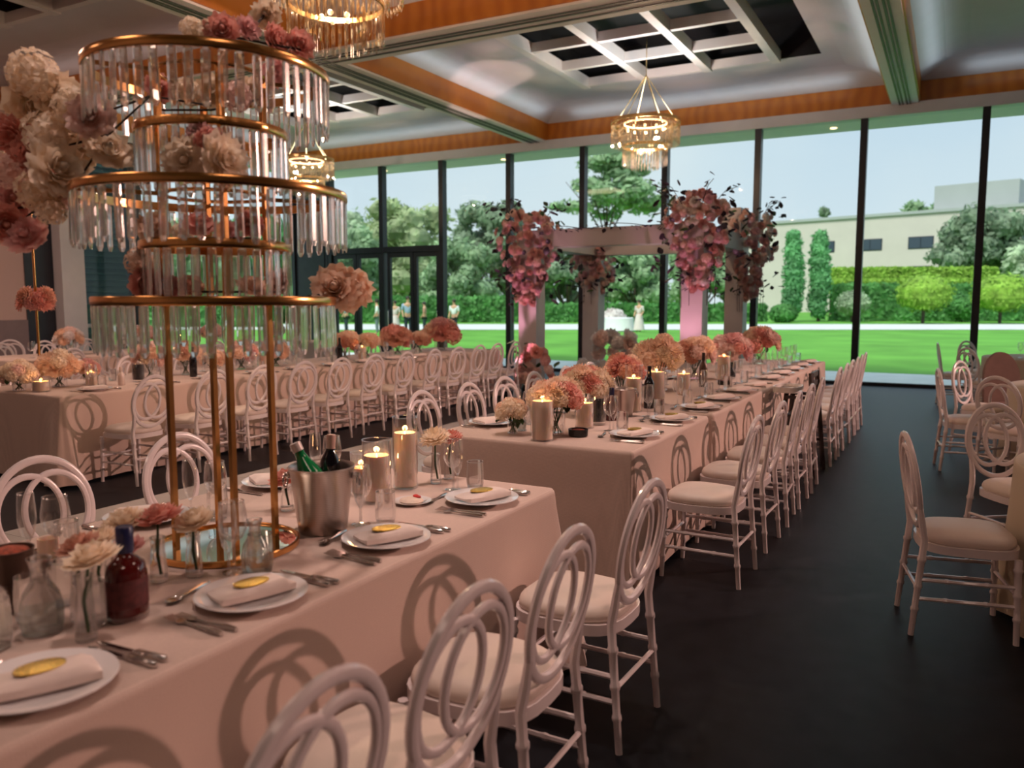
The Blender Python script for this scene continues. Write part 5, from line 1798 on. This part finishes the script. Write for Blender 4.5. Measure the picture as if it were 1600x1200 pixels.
D = 2.40
spray('flower_spray', 'cream and pink blossom branch reaching left from the gold stand', [
    (52, 118, D, .075, 'puff', 'cream'), (95, 150, D + .05, .07, 'rose', 'cream'), (118, 172, D, .075, 'puff', 'cream'), (55, 165, D + .05, .075, 'rose', 'cream'),
    (140, 180, D - .05, .06, 'rose', 'blush'), (78, 215, D, .085, 'puff', 'cream'), (120, 225, D + .1, .07, 'rose', 'cream'), (20, 212, D, .065, 'dahlia', 'coral'),
    (48, 245, D, .06, 'rose', 'coral'), (95, 262, D - .05, .075, 'rose', 'cream'), (172, 232, D, .062, 'rose', 'cream'), (15, 268, D, .06, 'puff', 'blush'),
    (60, 300, D, .065, 'puff', 'cream'), (20, 310, D + .05, .055, 'rose', 'pink'), (105, 305, D + .05, .05, 'puff', 'blush'), (8, 350, D, .055, 'rose', 'coral'), (38, 365, D, .055, 'rose', 'pink'),
    (80, 330, D, .045, 'puff', 'cream'), (148, 215, D + .1, .05, 'puff', 'blush')],
    [[(330, 165, 2.5), (235, 150, 2.45), (170, 210, D), (130, 270, D), (40, 340, D + .03)], [(235, 150, 2.45), (150, 180, D + .05), (70, 150, D + .05)],
     [(170, 210, D), (60, 240, D + .05), (0, 285, D + .05)], [(130, 270, D), (60, 320, D + .05), (0, 330, D + .06)]], 91)
spray('flower_spray', 'coral roses and one cream bloom lying on the top gold ring', [
    (347, 45, 2.30, .042, 'rose', 'coral'), (388, 42, 2.36, .034, 'rose', 'pink'), (434, 60, 2.42, .044, 'rose', 'coral'), (470, 68, 2.46, .042, 'rose', 'coral'),
    (415, 22, 2.44, .038, 'rose', 'cream'), (300, 45, 2.33, .04, 'puff', 'cream'), (325, 42, 2.30, .03, 'rose', 'cream')],
    [[(388, 62, 2.36), (400, 40, 2.40), (415, 20, 2.44)], [(300, 62, 2.3), (350, 55, 2.32), (470, 78, 2.46)]], 92)
spray('flower_spray', 'cream and coral roses inside the top tier of the stand', [
    (250, 138, 2.5, .045, 'rose', 'coral'), (292, 145, 2.5, .05, 'puff', 'cream'), (330, 140, 2.52, .045, 'rose', 'cream'), (370, 150, 2.5, .048, 'puff', 'blush'), (395, 140, 2.55, .04, 'rose', 'cream'), (430, 115, 2.55, .04, 'rose', 'pink')],
    [[(250, 172, 2.5), (330, 172, 2.5), (430, 150, 2.55)]], 93)
spray('flower_spray', 'big cream roses with a pink one between second and third tiers', [
    (288, 250, 2.24, .062, 'rose', 'cream'), (355, 250, 2.24, .062, 'rose', 'cream'), (308, 218, 2.26, .046, 'rose', 'pink'), (330, 225, 2.26, .04, 'rose', 'coral')],
    [[(318, 200, 2.3), (320, 230, 2.28), (322, 268, 2.26)]], 94)
spray('flower_spray', 'small coral roses inside the third tier of the stand', [
    (312, 348, 2.44, .038, 'rose', 'coral'), (390, 350, 2.44, .042, 'rose', 'coral'), (352, 362, 2.46, .036, 'rose', 'pink'), (240, 355, 2.5, .05, 'rose', 'peach'), (285, 365, 2.46, .036, 'puff', 'cream')],
    [[(240, 372, 2.5), (312, 372, 2.46), (400, 372, 2.46)]], 95)
spray('flower_spray', 'peach blooms under the fourth tier at the left of the stand', [
    (218, 410, 2.42, .045, 'puff', 'peach'), (232, 445, 2.42, .05, 'rose', 'coral'), (265, 450, 2.44, .04, 'rose', 'pink'), (300, 448, 2.46, .04, 'puff', 'rust'), (395, 445, 2.48, .045, 'rose', 'peach'), (430, 440, 2.5, .04, 'rose', 'blush')],
    [[(218, 420, 2.44), (300, 456, 2.46), (430, 456, 2.5)]], 96)
spray('flower_spray', 'pair of large peach blooms at the right end of the lowest ring', [
    (522, 448, 2.62, .066, 'rose', 'peach'), (548, 455, 2.66, .06, 'rose', 'peach')], [[(480, 463, 2.6), (505, 460, 2.62), (548, 458, 2.66)]], 97)

# slim gold pole stand on the left table, seen at the left edge
ps = thing('flower_pole', 'slim gold pole with a coral flower head at the left picture edge', 'flower stand', (-7.52, on_x(64, -7.52), ZT))
MB().lathe([(0.07, 0), (0.07, 0.012), (0.01, 0.02)], 24).build('base', M_gold, ps)
MB().tube([(0, 0, 0.01), (0, 0, 1.75)], 0.012, 10).build('pole', M_gold, ps)
prng = random.Random(8)
for k in range(9):
    a = k * 0.7
    flower(ps, 'dahlia', ('coral', 'rust', 'pink')[k % 3], (0.11 * math.cos(a), 0.11 * math.sin(a), 0.78 + 0.05 * (k % 2)), 0.09, (math.cos(a), math.sin(a), .3), prng)
for k in range(14):
    a = k * 2.4
    rr = 0.07 + 0.02 * (k % 5)
    flower(ps, ('puff', 'rose')[k % 2], ('coral', 'cream', 'pink')[k % 3], (rr * math.cos(a) * 2, rr * math.sin(a) * 2, 1.7 + 0.12 * (k % 4)), 0.10, (math.cos(a), math.sin(a), .6), prng)


# ------------------------------------------------------------------ hanging crystal chandeliers
def chandelier(label, x, y, ztop, power, single=False, r1=0.55, r2=0.36, up=30, upc=(0.72, 0.86, 1.0)):
    """ztop is the height of the upper ring"""
    t = thing('chandelier', label, 'chandelier', (x, y, ztop), 0, 'hanging crystal chandeliers')
    top = 6.2 - ztop
    MB().lathe([(0.02, top - 0.10), (0.06, top - 0.06), (0.07, top - 0.02), (0.07, top)], 18).build('canopy', M_brass, t)
    MB().tube([(0, 0, 0.72), (0, 0, top - 0.05)], 0.007, 6).build('cable', M_brass, t)
    for k in range(6):
        a = k * PI / 3 + .2
        MB().tube([(r1 * .9 * math.cos(a), r1 * .9 * math.sin(a), 0), (0, 0, 0.74)], 0.006, 6).build('wire', M_brass, t)
    MB().shell([(r1 - .01, -0.02), (r1 + .008, -0.02), (r1 + .008, 0.03), (r1 - .01, 0.03), (r1 - .01, -0.02)], 48).build('upper_ring', M_brass, t)
    MB().shell([(r2 - .01, -0.40), (r2 + .008, -0.40), (r2 + .008, -0.36), (r2 - .01, -0.36), (r2 - .01, -0.40)], 40).build('lower_ring', M_brass, t)
    for k in range(4):
        a = k * PI / 2
        MB().bar((r2 * math.cos(a), r2 * math.sin(a), -0.38), (r1 * math.cos(a), r1 * math.sin(a), 0), 0.01).build('stay', M_brass, t, False)
    rows = [('upper_prism', r1 - .005, -0.02, 0.36, 66), ('inner_prism', r1 * .78, -0.02, 0.40, 48), ('lower_prism', r2 - .005, -0.40, 0.30, 46), ('core_prism', r2 * .6, -0.40, 0.36, 26)]
    rod = MB().lathe([(0.005, 0), (0.0115, -0.02), (0.0115, -0.93), (0.001, -1.0)], 6).mesh('chandelier_prism', M_crystal2, False)
    for nm, r, z, ln, n in rows:
        if single:
            for i in range(n):
                a = 2 * PI * i / n
                put('prism', rod, t, (r * math.cos(a), r * math.sin(a), z), (0, 0, a), (1, 1, ln * (1 if i % 2 else .93)))
        else:
            mb = MB()
            for i in range(n):
                a = 2 * PI * i / n
                mb.lathe([(0.005, z), (0.0125, z - .02), (0.0125, z - ln * (.95 if i % 2 else .88)), (0.001, z - ln)], 6, (r * math.cos(a), r * math.sin(a), 0))
            tag(mb.build('prism_fringe', M_crystal2, t, False), kind='stuff')
    bl = MB()
    for i in range(10):
        a = 2 * PI * i / 10
        bl.sphere((r1 * .55 * math.cos(a), r1 * .55 * math.sin(a), -0.10), 0.026, 8, 5)
    for i in range(5):
        a = 2 * PI * i / 5
        bl.sphere((r2 * .3 * math.cos(a), r2 * .3 * math.sin(a), -0.48), 0.024, 8, 5)
    tag(bl.build('bulb_cluster', M_bulb, t), kind='stuff')
    MB().tube([(r1 * .62 * math.cos(i * PI / 20), r1 * .62 * math.sin(i * PI / 20), -0.02) for i in range(40)], 0.013, 6, True).build('light_strip', M_bulb, t)
    l = add_light('chandelier_light', 'POINT', (0, 0, -0.25), power, (1.0, 0.66, 0.42), shadow_soft_size=0.03)
    l.parent = t
    l = add_light('ceiling_fill_light', 'AREA', (0, 0, 0.06), up, upc, shape='DISK', size=0.9)  # added fill that brightens the ceiling above, not part of the chandelier
    l.rotation_euler = (PI, 0, 0)
    l.parent = t
    return t


chandelier('near crystal chandelier cut off by the top of the picture', -4.58, 5.40, 4.35, 190, True, r2=0.39, up=14, upc=(1.0, 0.75, 0.68))
chandelier('crystal chandelier hanging in the bay before the window', -4.52, 12.85, 4.42, 110)
chandelier('crystal chandelier above the left table by the doors', -11.8, 12.9, 4.42, 110)

# ------------------------------------------------------------------ flower arbour at the end of the aisle
AX0, AX1, AY0, AY1, PW, AH = -6.39, -3.29, 12.0, 15.0, 0.33, 2.70
ar = thing('wedding_arbour', 'white four-post arbour at the end of the aisle before the window', 'arbour', ((AX0 + AX1) / 2, (AY0 + AY1) / 2, 0))
ax, ay = (AX1 - AX0) / 2, (AY1 - AY0) / 2
for sx in (-1, 1):
    for sy in (-1, 1):
        x, y = sx * (ax - PW / 2), sy * (ay - PW / 2)
        MB().span((x - PW / 2, y - PW / 2, 0), (x + PW / 2, y + PW / 2, AH - 0.28)).build('post', M_arbor, ar, False)
for sy in (-1, 1):
    y = sy * (ay - PW / 2)
    MB().span((-ax, y - PW / 2, AH - 0.28), (ax, y + PW / 2, AH)).build('beam', M_arbor, ar, False)
for sx in (-1, 1):
    x = sx * (ax - PW / 2)
    MB().span((x - PW / 2, -ay + PW, AH - 0.28), (x + PW / 2, ay - PW, AH)).build('beam', M_arbor, ar, False)
pb_ = thing('planter_box', 'white planter box on the right rear corner of the arbour', 'planter', (AX1 - 0.24, AY1 - 0.24, AH))
bxm = MB().box((0, 0, 0.24), (0.36, 0.36, 0.48))
bxm.build('box', M_arbor, pb_, False)
MB().box((0, 0, 0.482), (0.30, 0.30, 0.004)).build('soil', M_bark, pb_, False)


def cascade(label, x, y, z, rx, ry, zup, zdown, n, cols, seed, fr=0.085, leaves=26, tail=8, tx=0.0, green=False):
    """a thick flower cluster that tapers downwards, with trailing sprays and dark leaves"""
    rng = random.Random(seed)
    t = thing('flower_cascade', label, 'flowers', (x, y, z))
    for i in range(n):
        v = rng.random()
        zz = zup - (zup + zdown) * v
        taper = (1.0 if v < 0.45 else 1.0 - 0.72 * (v - 0.45) / 0.55) * (0.72 + 0.28 * min(1, v / 0.15))
        a = rng.random() * 2 * PI
        s = math.sqrt(rng.uniform(.2, 1)) * rng.uniform(.9, 1.15)
        p = (math.cos(a) * rx * taper * s + tx * v, math.sin(a) * ry * taper * s, zz)
        flower(t, rng.choice(('puff', 'rose', 'dahlia', 'puff')), rng.choice(cols), p, fr * rng.uniform(.7, 1.25), (math.cos(a), math.sin(a), .2), rng)
    for i in range(leaves):
        a = rng.random() * 2 * PI
        v = rng.random() ** 1.4
        rr = rng.uniform(.9, 1.35)
        leafput(t, LEAFD if rng.random() < .75 else LEAFG, (math.cos(a) * rx * rr, math.sin(a) * ry * rr, zup * 1.15 - (zup + zdown) * v), 0.13, rng)
    for k in range(tail):
        a = rng.random() * 2 * PI
        x0, y0 = math.cos(a) * rx * .5 + tx * .8, math.sin(a) * ry * .5
        L_ = rng.uniform(.25, .55)
        MB().tube([(x0, y0, -zdown * .6), (x0 * 1.15, y0 * 1.15, -zdown * .85), (x0 * 1.1, y0 * 1.1, -zdown - L_ * .6)], 0.004, 5).build('tendril', M_twig, t)
        for j in range(4):
            zz = -zdown * .7 - L_ * .2 * j
            leafput(t, LEAFD, (x0 * 1.1, y0 * 1.1, zz), 0.07, rng)
    for k in range(5):
        a = rng.random() * 2 * PI
        p0 = Vector((math.cos(a) * rx * .6, math.sin(a) * ry * .6, zup * .7))
        p1 = Vector((math.cos(a) * rx * 1.5, math.sin(a) * ry * 1.5, zup * 1.25))
        MB().tube([p0, p0.lerp(p1, .5) + Vector((0, 0, .08)), p1], 0.005, 5).build('twig', M_twig, t)
        for j in range(5):
            leafput(t, LEAFD, p0.lerp(p1, .4 + .15 * j) + Vector((rng.gauss(0, .04), rng.gauss(0, .04), .04)), 0.09, rng)
    return t


cascade('rose pink flower cascade on the left front arbour corner', AX0 + 0.16, AY0 + 0.02, 2.55, 0.48, 0.42, 0.44, 1.05, 255, ('pink', 'blush', 'mauve', 'blush'), 101, 0.066, 80, tail=9)
cascade('thick pink flower cascade on the right front arbour corner', AX1 - 0.14, AY0 + 0.02, 2.6, 0.47, 0.42, 0.52, 0.85, 260, ('pink', 'blush', 'mauve', 'white'), 102, 0.066, 80, 12, 0.06)
cascade('dusky flower cascade on the left rear arbour corner', AX0 + 0.16, AY1 - 0.12, 2.4, 0.48, 0.42, 0.25, 0.75, 150, ('mauve', 'pink', 'blush'), 103, 0.07, 70)
cascade('pale and dark leaved flower cascade on the right rear arbour corner', AX1 + 0.10, AY1 - 0.25, 2.55, 0.40, 0.40, 0.55, 0.95, 190, ('blush', 'mauve', 'pink', 'white'), 104, 0.066, 90)
gar = thing('leaf_garland', 'thin dark leaf garland along the front arbour beam', 'garland', ((AX0 + AX1) / 2, AY0 - 0.03, AH))
grng = random.Random(17)
MB().tube([(-1.1 + .22 * i, -0.01, 0.02 + 0.03 * math.sin(i * 1.3)) for i in range(11)], 0.006, 5).build('vine', M_twig, gar)
for i in range(40):
    leafput(gar, LEAFD, (-1.1 + 2.2 * grng.random() ** 1.0, -0.02, grng.uniform(-.06, .05)), 0.08, grng)
bf = thing('flower_mound', 'pink flower mound at the foot of the left arbour post', 'flowers', (AX0 + 0.42, AY0 - 0.28, 0))
for i in range(34):
    a = grng.random() * 6.28
    v = grng.random()
    flower(bf, grng.choice(('rose', 'puff')), grng.choice(('pink', 'coral', 'blush')), (math.cos(a) * .38 * (1 - v * .6), math.sin(a) * .26 * (1 - v * .6), .1 + .75 * v), 0.09, (math.cos(a), math.sin(a), .4), grng)
for i in range(16):
    leafput(bf, LEAFG, (grng.gauss(0, .22), grng.gauss(0, .15), grng.uniform(.1, .9)), 0.13, grng)
MB().lathe([(0.16, 0), (0.2, 0.12), (0.17, 0.2)], 16).build('pot', M_dish, bf)
bf2 = thing('flower_mound', 'white and blush flower mound inside the arbour at the left', 'flowers', (-5.35, 13.7, 0))
for i in range(40):
    a = grng.random() * 6.28
    v = grng.random()
    flower(bf2, grng.choice(('rose', 'puff')), grng.choice(('white', 'blush', 'white')), (math.cos(a) * .75 * (1 - v * .6), math.sin(a) * .4 * (1 - v * .6), .1 + .85 * v), 0.13, (math.cos(a), math.sin(a), .4), grng)
MB().lathe([(0.3, 0), (0.38, 0.12), (0.3, 0.25)], 16).build('pot', M_plate, bf2)
# pink floor uplights in front of the arbour posts
for k, (x, y, tx, lab) in enumerate(((AX0 + 0.2, AY0 - 0.75, AX0 + 0.2, 'left'), (AX1 - 0.2, AY0 - 0.75, AX1 - 0.2, 'right'))):
    u = thing('floor_uplight', 'small black floor uplight before the %s arbour post' % lab, 'uplight', (x, y, 0), 0, 'floor uplights')
    MB().lathe([(0.08, 0), (0.09, 0.01), (0.09, 0.12), (0.075, 0.12), (0.07, 0.06), (0.001, 0.055)], 20).build('housing', M_lamp, u)
    l = add_light('uplight_beam', 'SPOT', (0, 0, 0.13), 150, (1.0, 0.44, 0.60), spot_size=math.radians(50), spot_blend=0.7, shadow_soft_size=0.05)
    l.rotation_euler = (Vector((tx, AY0, 2.1)) - Vector((x, y, 0.13))).to_track_quat('-Z', 'Y').to_euler()
    l.parent = u

u = thing('floor_uplight', 'small black floor uplight beside the arbour aimed at the ceiling', 'uplight', (-6.85, 12.4, 0), 0, 'floor uplights')
MB().lathe([(0.08, 0), (0.09, 0.01), (0.09, 0.12), (0.075, 0.12), (0.07, 0.06), (0.001, 0.055)], 20).build('housing', M_lamp, u)
l = add_light('uplight_beam', 'SPOT', (0, 0, 0.13), 420, (1.0, 0.62, 0.55), spot_size=math.radians(19), spot_blend=0.35, shadow_soft_size=0.05)
l.rotation_euler = (Vector((-7.55, 13.0, 5.45)) - Vector((-6.85, 12.4, 0.13))).to_track_quat('-Z', 'Y').to_euler()
l.parent = u

# the chair prototype is no longer needed
for ch in KIDS.get(chair0.name, []):
    bpy.data.objects.remove(ch)
bpy.data.objects.remove(chair0)
